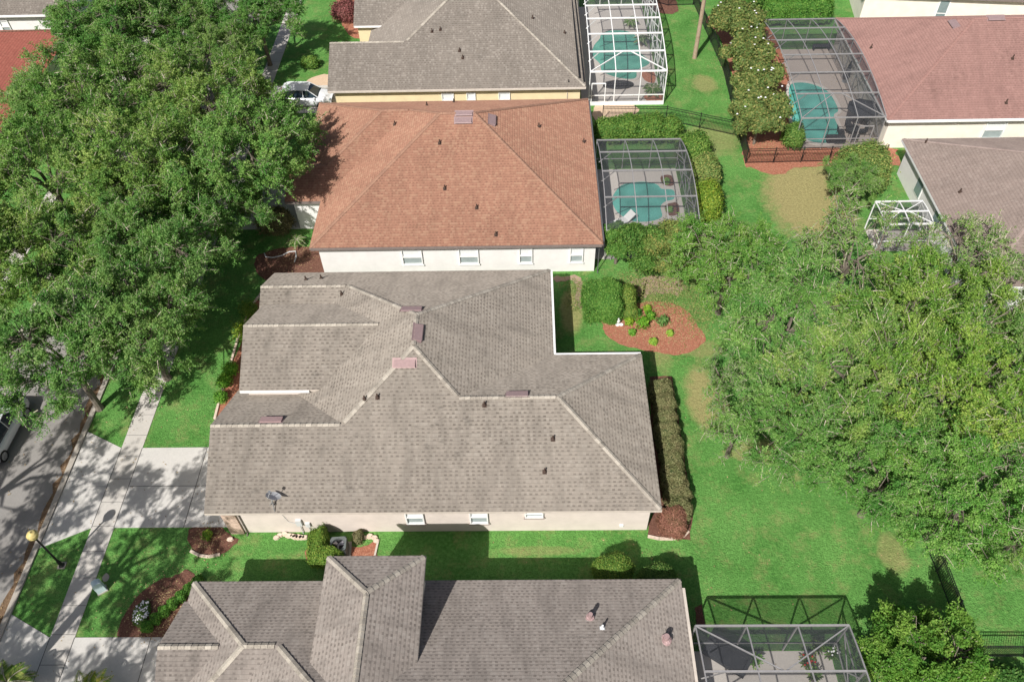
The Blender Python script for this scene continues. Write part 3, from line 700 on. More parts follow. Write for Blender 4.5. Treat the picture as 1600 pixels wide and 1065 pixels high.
# ---------------------------------------------------------------- foliage
def leaf_object(name,c,a,bv,tone,mat,parent=None,extra=None):
    """c centres, a half length vectors, bv half width vectors"""
    n=len(c); v=np.empty((n,4,3),np.float32)
    v[:,0]=c-a; v[:,1]=c+bv-a*.1; v[:,2]=c+a; v[:,3]=c-bv-a*.1
    me=bpy.data.meshes.new(name); me.vertices.add(4*n); me.vertices.foreach_set('co',v.reshape(-1))
    me.loops.add(4*n); me.loops.foreach_set('vertex_index',np.arange(4*n,dtype=np.int32))
    me.polygons.add(n); me.polygons.foreach_set('loop_start',np.arange(0,4*n,4,dtype=np.int32)); me.polygons.foreach_set('loop_total',np.full(n,4,np.int32))
    at=me.attributes.new('tone','FLOAT','FACE'); at.data.foreach_set('value',tone.astype(np.float32))
    me.materials.append(mat); me.update(); me.validate()
    o=bpy.data.objects.new(name,me); C.objects.link(o)
    if parent is not None: o.parent=parent
    return o
def unit(v): return v/np.maximum(np.linalg.norm(v,axis=-1,keepdims=True),1e-6)
def leaf_axes(rg,n,bias,L,W):
    nr=unit(rg.normal(size=(n,3))+bias); t=unit(np.cross(nr,rg.normal(size=(n,3)))); b=np.cross(nr,t)
    l=L*rg.uniform(.7,1.3,(n,1)); return t*l/2,b*l*(W/L)/2
def oak_template(seed,nclump=95,nspray=25,nleaf=40,Rr=5.0,zc=6.2,sz=.72,leafL=.135,mat='leaf',clear=.15,twigp=.5,open_=0.0):
    rg=np.random.RandomState(seed); root=empty('oak_tree')
    ph=rg.uniform(0,6.28,6)
    def env(d):
        az=np.arctan2(d[:,1],d[:,0]); return 1+.13*np.sin(2*az+ph[0])+.10*np.sin(3*az+ph[1])+.08*np.sin(5*az+ph[2])+.08*np.sin(3*d[:,2]*3+ph[3])
    d=unit(rg.normal(size=(nclump*3,3))); d=d[d[:,2]>-.25][:nclump]
    k=len(d); rr=Rr*env(d)*np.where(rg.uniform(size=k)<.68,rg.uniform(.70,1.08,k),rg.uniform(.35,.74,k))
    cc=d*rr[:,None]*np.array([1,1,sz])+np.array([0,0,zc]); crr=rg.uniform(.6,1.2,k)*Rr/5*.98
    # limbs
    b=MB(); th=zc-Rr*sz*.55
    b.tube([(0,0,-.1),(.03,.02,.4),(.05,-.04,th*.6),(.0,.05,th)],[.36*Rr/5,.27*Rr/5,.23*Rr/5,.2*Rr/5],9)
    hubs=[]
    for i in range(7):
        az=i*6.28/7+rg.uniform(-.3,.3); r=Rr*rg.uniform(.3,.5); h=Vector((r*math.cos(az),r*math.sin(az),zc+rg.uniform(-.6,1.2)))
        m_=Vector((r*.35*math.cos(az),r*.35*math.sin(az),th+(h.z-th)*.6)); b.tube([(0,0,th-.1),m_,h],[.16,.11,.07],6); hubs.append(h)
    for i in range(k):
        c=Vector(cc[i]); hb=min(hubs,key=lambda q:(q-c).length); mid=hb.lerp(c,.5)+Vector((0,0,.2)); b.tube([hb,mid+Vector(rg.normal(size=3))*.35,c],[.05,.032,.014],4,cap=False)
    b.build('trunk',M['bark'],root)
    C_=[];A=[];Bv=[];T=[]; tw=MB()
    for i in range(k):
        out=unit((cc[i]-np.array([0,0,zc-2.0])))
        sd=unit(rg.normal(size=(nspray,3))*.85+out*.75+np.array([0,0,.3]))
        so_=cc[i]+rg.normal(size=(nspray,3))*crr[i]*.30; sl=rg.uniform(.55,1.25,nspray)*crr[i]
        ct=rg.uniform(0,1)
        for j in range(nspray):
            t=rg.uniform(.1,1,nleaf)**.8; bend=np.array([0,0,-.18])*sl[j]
            p=so_[j]+sd[j]*(t*sl[j])[:,None]+bend*(t**2)[:,None]+rg.normal(size=(nleaf,3))*.085
            a,bb=leaf_axes(rg,nleaf,sd[j]*.2+np.array([-.1,-.15,.75]),leafL,leafL*.55)
            C_.append(p);A.append(a);Bv.append(bb);T.append(np.clip(ct*.45+rg.uniform(0,.55,nleaf),0,1))
            if rg.uniform()<twigp:
                P0=Vector(so_[j]); P1=Vector(so_[j]+sd[j]*sl[j]*1.02+bend); s_=.014+.013*rg.uniform()
                tw.tube([P0,(P0+P1)/2+Vector((0,0,.06)),P1],[s_*1.5,s_,s_*.5],3,cap=False)
    leaf_object('crown',np.concatenate(C_),np.concatenate(A),np.concatenate(Bv),np.concatenate(T),M[mat],root)
    tw.build('branches',M['twig'],root)
    return root
def copy_tree(o,parent=None):
    c=o.copy(); C.objects.link(c)
    if parent is not None: c.parent=parent
    for ch in list(o.children): copy_tree(ch,c)
    return c
TPL=[oak_template(11),oak_template(12,nclump=88),oak_template(13,nclump=100),oak_template(14,nclump=80,open_=.2)]
TPL2=oak_template(31,nclump=46,nspray=15,nleaf=15,leafL=.16,twigp=1.0)
TUSED=set()
def tree(px,py,rpx,label,group,t=0,tint=(1,1,1),zs=1.0,h=6.2,xy=None,Rm=None):
    i=t if t==9 else t%4; src=TPL2 if t==9 else TPL[i]
    if i in TUSED: o=copy_tree(src)
    else: o=src; TUSED.add(i)
    X=G(px,py,h) if xy is None else Vector((*xy,0))
    Rm=Rm or rpx*(X-Vector((0,0,H))).dot(CW)/F
    s=Rm/5.0
    for _ in range(3):
        zc=6.2*s*zs
        if xy is None: X=G(px,py,zc); Rm=rpx*(X-Vector((0,0,H))).dot(CW)/F; s=Rm/5.0
    o.location=(X.x,X.y,0); o.scale=(s,s,s*zs); o.rotation_euler=(0,0,rnd.uniform(0,6.28))
    tag(o,label,'tree',group)
    for ch in o.children:
        if ch.name.startswith('crown'): ch.color=(*tint,1)
    return o
GL='street oaks on the left'; GR='back yard oaks on the right'
Y=(1.18,1.06,.95); D_=(.85,.95,.85); N_=(1,1,1)
LEFT=[(100,556,112,'oak overhanging the street nearest the bottom left, over the pale vehicle',0,(.95,1.02,1)),
(215,505,112,'oak leaning over the kerb just above the shaded driveway apron',1,N_),
(45,410,110,'oak at the left edge above the one over the pale vehicle',2,Y),
(175,385,95,'oak in the middle of the left canopy, dead twigs showing',3,N_),
(262,385,95,'oak whose crown reaches the lawn beside the taupe roof front',0,(.9,1,.95)),
(385,250,108,'oak spreading shade on the orange-brown roof',1,(1,1.04,.95)),
(225,265,112,'oak behind the one shading the orange-brown roof',2,Y),
(70,270,110,'oak at the left edge in the middle of the canopy',3,(1.08,1.05,.95)),
(320,165,95,'oak nearest below the grey street gap at the top left',0,Y),
(180,150,100,'oak in the upper left canopy beside the brick-red roof',1,(1.05,1.02,.95)),
(90,165,75,'oak directly below the brick-red roof corner',2,N_),
(170,50,88,'oak at the top left beside the white-walled house',3,D_),
(270,20,70,'oak at the top edge above the grey street gap',0,N_),
(402,28,66,'dark green oak beside the sidewalk at the top edge',1,(.8,.95,.8)),
(418,185,48,'small bright oak crown just in front of the parked white car',3,(1.05,1.1,.95)),
(345,88,58,'oak between the grey street gap and the sidewalk at the upper left',2,(1.02,1.0,.95)),
(285,62,60,'oak filling the canopy left of the grey street gap',3,(1,1,.95)),
(345,330,70,'oak beside the driveway of the orange-brown-roofed house',2,(.95,1.02,.95)),
]
for a in LEFT: tree(a[0],a[1],a[2],a[3],GL,a[4],tuple(c*k for c,k in zip(a[5],(.90,.90,1.02))))
RIGHT=[(1150,668,66,'low open oak with sparse sprays reaching over the lawn toward the long hedge',9,(.95,1.15,.8)),
(1128,585,46,'small wispy oak crown between the red mulch bed and the long hedge',9,(.95,1.12,.8)),
(1140,415,88,'yellowish green tree beside the front corner of the grey-framed cage',1,(1.05,1.1,.85)),
(1235,500,105,'oak overhanging the red mulch bed',0,(.95,1.05,.95)),
(1330,400,100,'oak in front of the dry brown grass patch, pale trunk showing',9,(1.05,1.05,.95)),
(1335,285,44,'small olive green tree by the corner of the white wall',3,(1.05,1.05,1)),
(1445,500,122,'tallest yellow-green oak in the middle of the right canopy',1,(1.25,1.12,.85)),
(1500,400,80,'thin leggy oak with bare twigs in front of the dull brown roof',9,(1.1,1.08,.95)),
(1250,650,105,'oak spreading low over the lawn left of the right canopy',2,(.95,1.02,.95)),
(1340,590,120,'oak with olive tips in the heart of the right canopy',0,Y),
(1480,620,125,'golden tipped oak in the centre right of the canopy',3,(1.3,1.15,.8)),
(1580,560,100,'oak at the right edge level with the golden tipped one',2,N_),
(1385,740,105,'oak at the lower left front of the right canopy, over the lawn',1,(.92,1.05,.9)),
(1500,770,115,'bright green oak at the bottom of the right canopy above the fence',0,(.95,1.1,.85)),
(1590,720,100,'oak at the right edge low in the canopy',9,(.9,1.05,.9)),
(1595,420,60,'second thin twiggy oak at the right edge in front of the dull brown roof',9,(1.1,1.08,.95)),
(1590,840,60,'small oak crown at the right edge above the fenced lawn',2,(1.05,1.08,.9)),
]
for a in RIGHT: tree(a[0],a[1],a[2],a[3],GR,a[4],tuple(c*k for c,k in zip(a[5],(.88,.90,.98))))
# tall street oaks just outside the frame whose shade falls on the near lawn, the driveway and the street
TPL.append(oak_template(21,nclump=42,nspray=17,nleaf=22,Rr=5.6,zc=12.0,sz=.6,leafL=.19))
SC=5.0/5.6
def tall(x,y,lab,k):
    o=TPL[4] if k==0 else copy_tree(TPL[4]); o.location=(x,y,0); o.rotation_euler=(0,0,k*1.9); tag(o,lab,'tree',GL)
tall(-27.0,9.3,'tall oak on the kerb lawn just outside the bottom left corner',0)
tall(-35.0,14.5,'tall oak across the street beyond the left edge, shading the asphalt',1)
tall(-34.2,5.5,'tall oak across the street, farthest beyond the bottom left corner',2)
tall(-27.6,2.0,'tall oak by the street below the bottom edge',3)
# ---- shrubs
def blob_leaves(rg,shape,n,L,up=.5,depth=.12,nz=.10):
    """shape: list of (cx,cy,cz,rx,ry,rz,power)"""
    C_=[];Nn=[]
    vol=np.array([s[3]*s[4]+s[3]*s[5]+s[4]*s[5] for s in shape]); ks=np.maximum(30,(n*vol/vol.sum()).astype(int))
    for s,k in zip(shape,ks):
        d=unit(rg.normal(size=(k,3))); d[:,2]=np.where(d[:,2]<-.5,-d[:,2],d[:,2]); pw=s[6]
        q=(np.abs(d)**pw).sum(1)**(-1/pw); P=d*q[:,None]
        P=P*(1-depth*rg.uniform(0,1,(k,1))**1.5+nz*rg.normal(size=(k,1))*.5)
        w_=1+ .07*np.sin(P[:,0:1]*5+s[0])+.07*np.sin(P[:,1:2]*6+s[1])
        C_.append(P*w_*np.array(s[3:6])+np.array(s[:3])); Nn.append(unit(np.sign(d)*np.abs(d)**(pw-1)/np.array(s[3:6])))
    c=np.concatenate(C_);nn=np.concatenate(Nn); nr=unit(nn+rg.normal(size=c.shape)*.55+np.array([0,0,up*.4]))
    t=unit(np.cross(nr,rg.normal(size=c.shape))); b=np.cross(nr,t); l=L*rg.uniform(.7,1.3,(len(c),1))
    return c,t*l/2,b*l*.3,rg.uniform(0,1,len(c))
def shrub(name,X,shape,n,L,mat,label,cat,group=None,tint=(1,1,1),rz=0,depth=.14,nz=.1,core=.86,stem=True):
    rg=np.random.RandomState(rnd.randrange(99999)); root=empty(name,(X[0],X[1],0),rz,label,cat,group)
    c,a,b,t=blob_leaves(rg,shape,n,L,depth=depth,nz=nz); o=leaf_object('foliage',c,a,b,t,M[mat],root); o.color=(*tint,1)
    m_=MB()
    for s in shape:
        # solid inner mass, shade inside the foliage put into its dark colour
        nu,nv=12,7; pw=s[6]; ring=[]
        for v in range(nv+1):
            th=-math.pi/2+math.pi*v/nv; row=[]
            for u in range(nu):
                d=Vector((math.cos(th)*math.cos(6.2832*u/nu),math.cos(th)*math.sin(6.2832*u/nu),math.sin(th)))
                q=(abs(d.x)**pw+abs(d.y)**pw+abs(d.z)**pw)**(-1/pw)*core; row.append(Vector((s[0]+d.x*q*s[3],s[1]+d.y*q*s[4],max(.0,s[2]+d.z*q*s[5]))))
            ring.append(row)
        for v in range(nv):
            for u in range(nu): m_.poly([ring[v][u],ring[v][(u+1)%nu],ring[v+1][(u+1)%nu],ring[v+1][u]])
    m_.build('shaded_core',M['leafcore'],root)
    return root
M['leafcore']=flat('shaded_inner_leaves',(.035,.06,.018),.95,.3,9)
def SX(px,py,z=0): return G(px,py,z)
# long hedge right of main house
a=G(1032,600); c=G(1052,833); L_=(c-a).length; ang=math.atan2((a-c).y,(a-c).x)
ctr=(Vector((8.0,31.3,0))+Vector((7.85,20.9,0)))/2
shrub('hedge',(8.15,26.0),[(0+.06*math.sin(i*2.1),i*1.0-4.1,.55,.70+.06*math.sin(i*1.7),.72,.76+.05*math.cos(i*2.7),3.0) for i in range(9)],40000,.085,'leaf_red','long clipped reddish green hedge along the right wall of the taupe-roofed house','hedge',tint=(1.0,1.12,.95),nz=.07)
shrub('shrub',G(1052,814,.6),[(0,0,.6,.76,.82,.85,2.4)],11000,.09,'leaf_red','dark red-leaved shrub rounding off the near end of the long hedge','shrub',tint=(1.35,.75,.95))
# big boxy hedge, cone shrub
x=G(943,470,1.0); shrub('hedge',x,[(0,0,1.0,1.25,1.35,1.15,4)],26000,.11,'leaf_shrub','big square-clipped green hedge at the left end of the mulch bed','hedge',tint=(.95,1.15,.9))
x=G(977,470,.6); shrub('shrub',x,[(0,0,.8,.75,1.0,.9,2.2),(.1,-.8,.45,.7,.6,.55,2.2)],9000,.12,'leaf_shrub','loose bush with reddish top beside the square-clipped hedge','shrub',tint=(1.3,1.1,.9))
# AC hedge L shape
x=G(497,858,.9); shrub('hedge',x,[(-.05,.35,.7,.5,.95,.75,3),(.45,-.35,.7,.85,.5,.7,3)],15000,.085,'leaf_shrub','L-shaped clipped yellow-green hedge wrapping the air conditioner','hedge',tint=(1.25,1.15,.8))
# balls
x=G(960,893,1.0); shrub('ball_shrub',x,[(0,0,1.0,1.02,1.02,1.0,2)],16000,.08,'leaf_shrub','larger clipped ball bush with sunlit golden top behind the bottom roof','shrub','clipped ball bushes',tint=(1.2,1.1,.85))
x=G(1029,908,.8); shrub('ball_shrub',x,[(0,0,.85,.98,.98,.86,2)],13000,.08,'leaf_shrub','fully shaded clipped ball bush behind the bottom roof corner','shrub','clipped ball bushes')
x=G(560,838,.3); shrub('shrub',x,[(0,0,.3,.3,.4,.35,2)],900,.09,'leaf_red','small dark scruffy bush right of the air conditioner','shrub')
# bushes round the cages
def bushes(lst,cat='shrub'):
    for (px,py,z,sh,n,L,mt,lab,tint) in lst:
        shrub('bush' if cat=='shrub' else 'tree',G(px,py,z),sh,n,L,mt,lab,cat,tint=tint,depth=.3,nz=.2,core=.7)
bushes([
(968,203,1.1,[(-.9,0,1.0,1.1,.95,1.0,2.3),(.6,.1,1.1,1.2,1.0,1.1,2.3)],14000,.16,'leaf_shrub','left round bush behind the grey-framed cage beside the orange-brown roof',(1.0,1.05,.85)),
(1030,202,1.1,[(-.7,0,1.1,1.2,1.0,1.2,2.3),(.8,0,1.0,1.1,.9,1.0,2.3)],14000,.16,'leaf_shrub','right round bush behind the grey-framed cage beside the orange-brown roof',(1.0,1.05,.85)),
(1085,232,1.2,[(0,0,1.1,1.3,1.4,1.2,2.2)],11000,.16,'leaf_shrub','bush at the far right corner behind the orange roof cage',(1.1,1.1,.9)),
(1102,268,1.2,[(0,0,1.1,1.1,1.5,1.2,2.2)],11000,.16,'leaf_mag','grey-green bush midway along the right side of the orange roof cage',(1.1,1.25,1.1)),
(1105,312,1.3,[(0,0,1.1,1.1,1.7,1.3,2.2)],12000,.16,'leaf_shrub','yellow-green bush near the front right of the orange roof cage',(1.6,1.3,.7)),
(1240,213,.9,[(0,0,.9,.8,1.0,1.0,2.2)],7000,.15,'leaf_shrub','rounded green bush in the mulch at the corner of the pinkish roof cage',(1.0,1.0,.9)),
(1350,262,1.8,[(0,0,1.8,1.9,1.9,1.6,2.2)],20000,.16,'leaf_mag','olive green bushy tree between the black fence and the white wall',(1.0,1.2,1.0)),
(1155,8,1.2,[(0,0,1.2,1.6,1.3,1.3,2.2),(1.5,1.2,1.3,1.4,1.4,1.4,2.2)],12000,.2,'leaf_shrub','dark glossy bush behind the wooden utility pole',(.8,.95,.8)),
(485,98,.5,[(0,0,.5,.8,.6,.55,2)],3500,.14,'leaf_shrub','low bush on the lawn left of the top taupe roof',(1.1,1.1,.9)),
(430,345,1.0,[(0,0,.9,1.3,1.0,1.0,2.2)],9000,.13,'leaf_red','brownish bush in front of the orange-brown-roofed house',(.9,.9,.8)),
(540,18,.8,[(0,0,.8,1.3,1.3,.9,2.2)],7000,.15,'leaf_red','dark purple-red bush in the mulch at the top edge',(1.2,.5,.9)),
(610,400,.4,[(0,0,.3,.3,.3,.3,2)],300,.1,'leaf_shrub','tiny weed against the white wall',(1,1,1)),
][:-1])
shrub('hedge',G(1245,18,1.2),[(-2.0,0,1.1,1.2,.9,1.25,3.5),(0,0,1.1,1.3,.9,1.25,3.5),(2.0,0,1.1,1.3,.9,1.25,3.5)],20000,.16,'leaf_shrub','dark green clipped hedge behind the pinkish roof cage','hedge',tint=(.85,1.1,.8),nz=.07)
# dark rounded trees at the front of the orange roof cage
def small_tree(px,py,z,r,lab,tint,mt='leaf_shrub',n=26000,L=.15,rzs=.85,grp='small trees beside the pool cages'):
    X=G(px,py,z); rg=np.random.RandomState(rnd.randrange(99999)); root=empty('small_tree',(X.x,X.y,0),0,lab,'tree',grp)
    sh=[]
    for i in range(24):
        d=unit(rg.normal(size=3)); d[2]=abs(d[2])*.95-.15; q=rg.uniform(.45,.95); sh.append((d[0]*r*q,d[1]*r*q,z+d[2]*r*q*rzs,r*rg.uniform(.22,.36),r*rg.uniform(.22,.36),r*rg.uniform(.2,.32),2))
    c,a,b,t=blob_leaves(rg,sh,n,L,depth=.5,nz=.35); o=leaf_object('crown',c,a,b,t,M[mt],root); o.color=(*tint,1)
    m_=MB(); m_.tube([(0,0,-.05),(.03,0,z*.45),(0,.04,z)],[.13,.1,.06],7)
    for s in sh: m_.tube([(0,0,z*.5),(s[0]*.5,s[1]*.5,(z*.5+s[2])/2),(s[0],s[1],s[2])],[.06,.045,.02],5,cap=False)
    m_.build('trunk',M['bark'],root); return root
small_tree(1000,385,2.2,2.1,'dark rounded tree hiding the front of the grey-framed cage by the orange roof',(.85,.95,.8))
small_tree(965,378,2.0,1.5,'rounded tree hiding the near left corner of the cage by the orange roof',(.85,1.0,.8))
small_tree(1050,388,2.4,2.1,'loose green tree right of the dark rounded tree in front of the cage',(.95,1.05,.85),'leaf_mag')
small_tree(1095,400,2.2,1.9,'yellow-green tree at the front right corner of the orange roof cage',(1.1,1.1,.8))
for q in [(1150,35,'magnolia with white blooms nearest the top of the mulch strip'),(1172,85,'magnolia with white blooms second from the top of the mulch strip'),(1180,135,'magnolia with white blooms second from the bottom of the mulch strip'),(1188,182,'magnolia with white blooms at the bottom of the mulch strip')]:
    t_=small_tree(q[0],q[1],2.6,2.25,q[2],(.85,.95,.85),'leaf_mag',26000,.21,1.0,'magnolias along the mulch strip')
    b=MB()
    for i in range(9):
        az=rnd.uniform(0,6.28); e=rnd.uniform(.2,1.4); P=Vector((2.25*math.cos(az)*math.cos(e),2.25*math.sin(az)*math.cos(e),2.6+2.2*math.sin(e)))
        for k in range(5):
            a_=k*1.256; b.tube([P,P+Vector((.07*math.cos(a_),.07*math.sin(a_),.05))],[.015,.028],5)
    b.build('blossoms',M['petal'],t_)
t_=oak_template(41,nclump=125,nspray=24,nleaf=22,Rr=2.7,zc=2.7,sz=.92,leafL=.15,twigp=.15)
t_.name='round_tree'; X=G(1446,1034,2.4); t_.location=(X.x,X.y,0); t_.scale=(.84,.84,.9); tag(t_,'dense round tree at the bottom right beside the patio cage','tree')
for ch in t_.children: ch.color=(.72,.80,.55,1)
# fine oak twigs over its right: low shrubs at the bottom right corner
bushes([(1575,1066,.6,[(0,0,.5,1.2,.8,.6,2.2)],5000,.13,'leaf_shrub','dark low bush in the bottom right corner',(.6,.8,.7)),
(1470,1075,.5,[(0,0,.4,1.2,.6,.5,2.2)],4000,.13,'leaf_shrub','low bush at the bottom edge right of the round tree',(.8,.9,.8))])
# plants in the beds
def plant(px,py,r,lab,tint=(1,1,1),mt='leaf_shrub',n=700,L=.14,grp=None,h=None):
    shrub('plant',G(px,py,.15),[(0,0,(h or r)*.8,r,r,(h or r),2)],n,L,mt,lab,'plant',grp,tint,depth=.7,nz=.5,core=.4)
for q in [(983,503,.26,'yellow-green plant right of the white garden ornament in the red mulch',(2.0,1.7,.7)),(996,490,.25,'dark green plant at the top of the group in the red mulch',(.7,1,.7)),(1004,508,.42,'largest bright green plant in the middle of the red mulch',(1.2,1.5,.6)),(1016,495,.3,'green plant upper right of the group in the red mulch',(1.1,1.4,.6)),(988,519,.2,'tiny green plant at the bottom of the group in the red mulch',(1,1.3,.7)),(1035,503,.34,'grey-green bush standing alone at the right of the red mulch',(1.0,1.1,1.3)),(1012,483,.22,'small yellow plant at the top of the red mulch',(2.2,1.9,.8)),(984,492,.26,'small lime plant above the yellow-green plant in the red mulch',(2.1,1.9,.9)),(1047,520,.2,'pale sprig in the right half of the red mulch',(2.2,1.9,1.2)),(1021,534,.22,'pale sprig near the bottom of the red mulch',(2.2,1.9,1.2))]:
    plant(*q[:4],tint=q[4],grp='plants in the red mulch bed')
plant(325,836,.24,'small yellow-green plant in the round mulch circle by the driveway',(1.8,1.6,.9))
for i,q in enumerate([(352,598,.4,'round green bush at the top of the front bed near the stone edging'),(362,580,.45,'bright green bush in the middle of the front bed'),(346,622,.35,'small bush at the lower end of the front bed'),(385,525,.7,'yellow-green bush high in the front bed'),(398,560,.5,'bush against the front wall under the gable'),(392,490,.6,'dark bush at the far end of the front bed')]):
    plant(*q[:4],tint=[(1.2,1.5,.7),(1.2,1.5,.7),(1,1.3,.7),(2.2,1.7,.8),(1.4,1.2,.8),(1.2,1.1,.8)][i],n=2200,L=.11,grp='bushes in the front bed')
shrub('hedge',G(268,945,.2),[(-.9+.32*i,-1.1+.4*i,.22,.3,.32,.26,2.2) for i in range(7)],5000,.09,'leaf_shrub','low curving green hedge in the dark mulch behind the white flowers','hedge',tint=(.9,1.2,.8))
# white flowers
root=empty('flower_clump',tuple(G(223,958)),0,'clump of small white flowers in the dark mulch at the lower left','flowers')
b=MB()
for i in range(110):
    a_,q=rnd.uniform(0,6.28),rnd.uniform(0,1)**.5; P=Vector((.38*q*math.cos(a_),.62*q*math.sin(a_),rnd.uniform(.14,.3)))
    b.lathe(P,[(.01,0),(.045,.012),(.03,.03)],6)
b.build('blossoms',M['petal'],root)
rg=np.random.RandomState(3); c,a,bb,t=blob_leaves(rg,[(0,0,.1,.42,.68,.18,2)],1500,.09); leaf_object('leaves',c,a,bb,t,M['leaf_shrub'],root)
# palms
def palm(X,r,hh,nf,lab,tint=(1,1,1),trunk=True):
    root=empty('palm',(X[0],X[1],0),0,lab,'palm'); rg=np.random.RandomState(rnd.randrange(9999)); b=MB()
    if trunk: b.tube([(0,0,-.05),(.02,0,hh*.5),(0,0,hh)],[.14,.11,.1],9)
    else: b.tube([(0,0,-.05),(0,0,hh)],[.1,.07],7)
    b.build('trunk',M['bark'],root); C_=[];A=[];Bv=[];T=[]; st=MB()
    for i in range(nf):
        az=i*2.4+rg.uniform(-.2,.2); el=rg.uniform(.2,1.1); L=r*rg.uniform(.8,1.1); pts=[]
        for k in range(15):
            t_=k/14; pts.append(np.array([math.cos(az)*L*t_*math.cos(el*(1-t_*.6)),math.sin(az)*L*t_*math.cos(el*(1-t_*.6)),hh+L*(math.sin(el)*t_-.75*t_*t_)]))
        st.tube([tuple(p_) for p_ in pts[::2]],[.02]*7+[.006],3,cap=False)
        for k in range(1,15):
            tg=unit(pts[k]-pts[k-1]); sd=unit(np.cross(tg,[0,0,1]))
            for s_ in(-1,1):
                for q in(0,.5):
                    ll=r*.30*math.sin(math.pi*(.12+.83*k/14)); dd=unit(tg*.55+s_*sd+np.array([0,0,-.25])); P=pts[k-1]+(pts[k]-pts[k-1])*q
                    C_.append(P+dd*ll/2);A.append(dd*ll/2);Bv.append(unit(np.cross(dd,[0,0,1]))*.022);T.append(rg.uniform())
    st.build('frond_ribs',M['twig'],root); o=leaf_object('fronds',np.array(C_),np.array(A),np.array(Bv),np.array(T),M['palm'],root); o.color=(*tint,1); return root
palm(G(5,1062,1.6),1.4,1.2,22,'feathery palm cut off by the bottom left corner',(1.3,1.3,.9))
palm(G(132,1085,1.4),1.5,1.1,24,'feathery palm rising over the bottom edge on the driveway side',(1.9,1.6,.8))
palm(G(462,372,.7),.8,.5,16,'small palm in front of the orange-brown-roofed house',(1,1.1,.9),False)
palm(G(1019,137,.8),.95,.7,18,'small palm inside the white-framed cage beside the green pool',(.8,1,.8),False)
palm(G(1003,60,.8),.95,.8,16,'palm beside the far end of the green pool in the white-framed cage',(.7,.9,.9))
palm(G(985,30,.8),.9,.6,14,'palm at the back of the white-framed cage',(.9,1.2,.8),False)
# potted plants in the bottom cage
def pot(px,py,lab,tint,r=.24,flower=None):
    X=G(px,py,.35); root=empty('potted_plant',(X.x,X.y,.02),0,lab,'potted plant'); b=MB(); b.lathe((0,0,0),[(r*.7,0),(r*.95,.3),(r,.34),(r*.85,.34),(r*.8,.3)],14); b.build('pot',M['terracotta'],root)
    rg=np.random.RandomState(px); k=260; d=unit(rg.normal(size=(k,3))+np.array([0,0,.9])); c=np.array([0,0,.34])+d*rg.uniform(.1,.42,(k,1)); t=unit(np.cross(d,rg.normal(size=(k,3))))
    o=leaf_object('leaves',c,d*.09,t*.035,rg.uniform(0,1,k),M['leaf_shrub'],root); o.color=(*tint,1)
    if flower:
        b=MB()
        for i in range(14): P=Vector((rnd.uniform(-.25,.25),rnd.uniform(-.25,.25),rnd.uniform(.5,.75))); b.lathe(P,[(.01,0),(.05,.02),(.03,.05)],6)
        b.build('blossoms',flower,root)
    return root
pot(1180,1031,'bright green potted plant alone on the patio of the bottom cage',(1.2,1.5,.8))
pot(1262,1033,'potted plant with a red bloom in the bottom cage',(1.2,1.0,.8),.2,M['red'])
pot(1278,1008,'tall potted plant at the far right of the bottom cage',(1.2,1.2,.8),.26)
pot(1300,1020,'potted plant with white blooms by the right screen of the bottom cage',(1.1,1.2,.8),.24,M['petal'])
pot(1272,1055,'potted plant at the bottom edge of the patio, behind the red one',(1.2,1.2,.9),.26)
# ---------------------------------------------------------------- fences
def fence(pts,label,h=1.4):
    P=[Vector((p[0],p[1],0)) for p in pts]; root=empty('metal_fence',tuple(P[0]),0,label,'fence'); O=P[0]
    for i in range(len(P)-1):
        D=P[i+1]-P[i]; n=max(1,round(D.length/2.3))
        for j in range(n):
            a=P[i]+D*(j/n)-O; c=P[i]+D*((j+1)/n)-O
            b=MB(); b.obox(a-Vector((0,0,.02)),a+Vector((0,0,h+.08)),.065,.065); b.build('post',M['black'],root)
            b=MB()
            for z in(.12,h-.22,h-.03): b.obox(a+Vector((0,0,z)),c+Vector((0,0,z)),.035,.035)
            m_=int((c-a).length/.115)
            for k in range(1,m_): q=a.lerp(c,k/m_); b.obox(q+Vector((0,0,.05)),q+Vector((0,0,h-.03)),.02,.02)
            b.build('panel',M['black'],root)
    b=MB(); b.obox(P[-1]-O,P[-1]-O+Vector((0,0,h+.08)),.065,.065); b.build('post',M['black'],root)
fence([(20.4,30.0),(21.0,18.6),(21.05,14.25),(29,14.2)],'black picket fence turning a corner on the lawn at the bottom right')
fence([(17.1,79),(18.0,66.7),(17.5,53.0),(28.4,53.15)],'black picket fence along the magnolia strip and below the pinkish roof cage')
fence([(6.6,59.2),(11.9,59.0),(17.2,56.8),(17.85,56.7)],'black picket fence crossing the side yard behind the orange roof cage bushes')
fence([(11.95,80.5),(14.5,78.8),(17.0,78.9)],'short black picket fence behind the wooden utility pole')
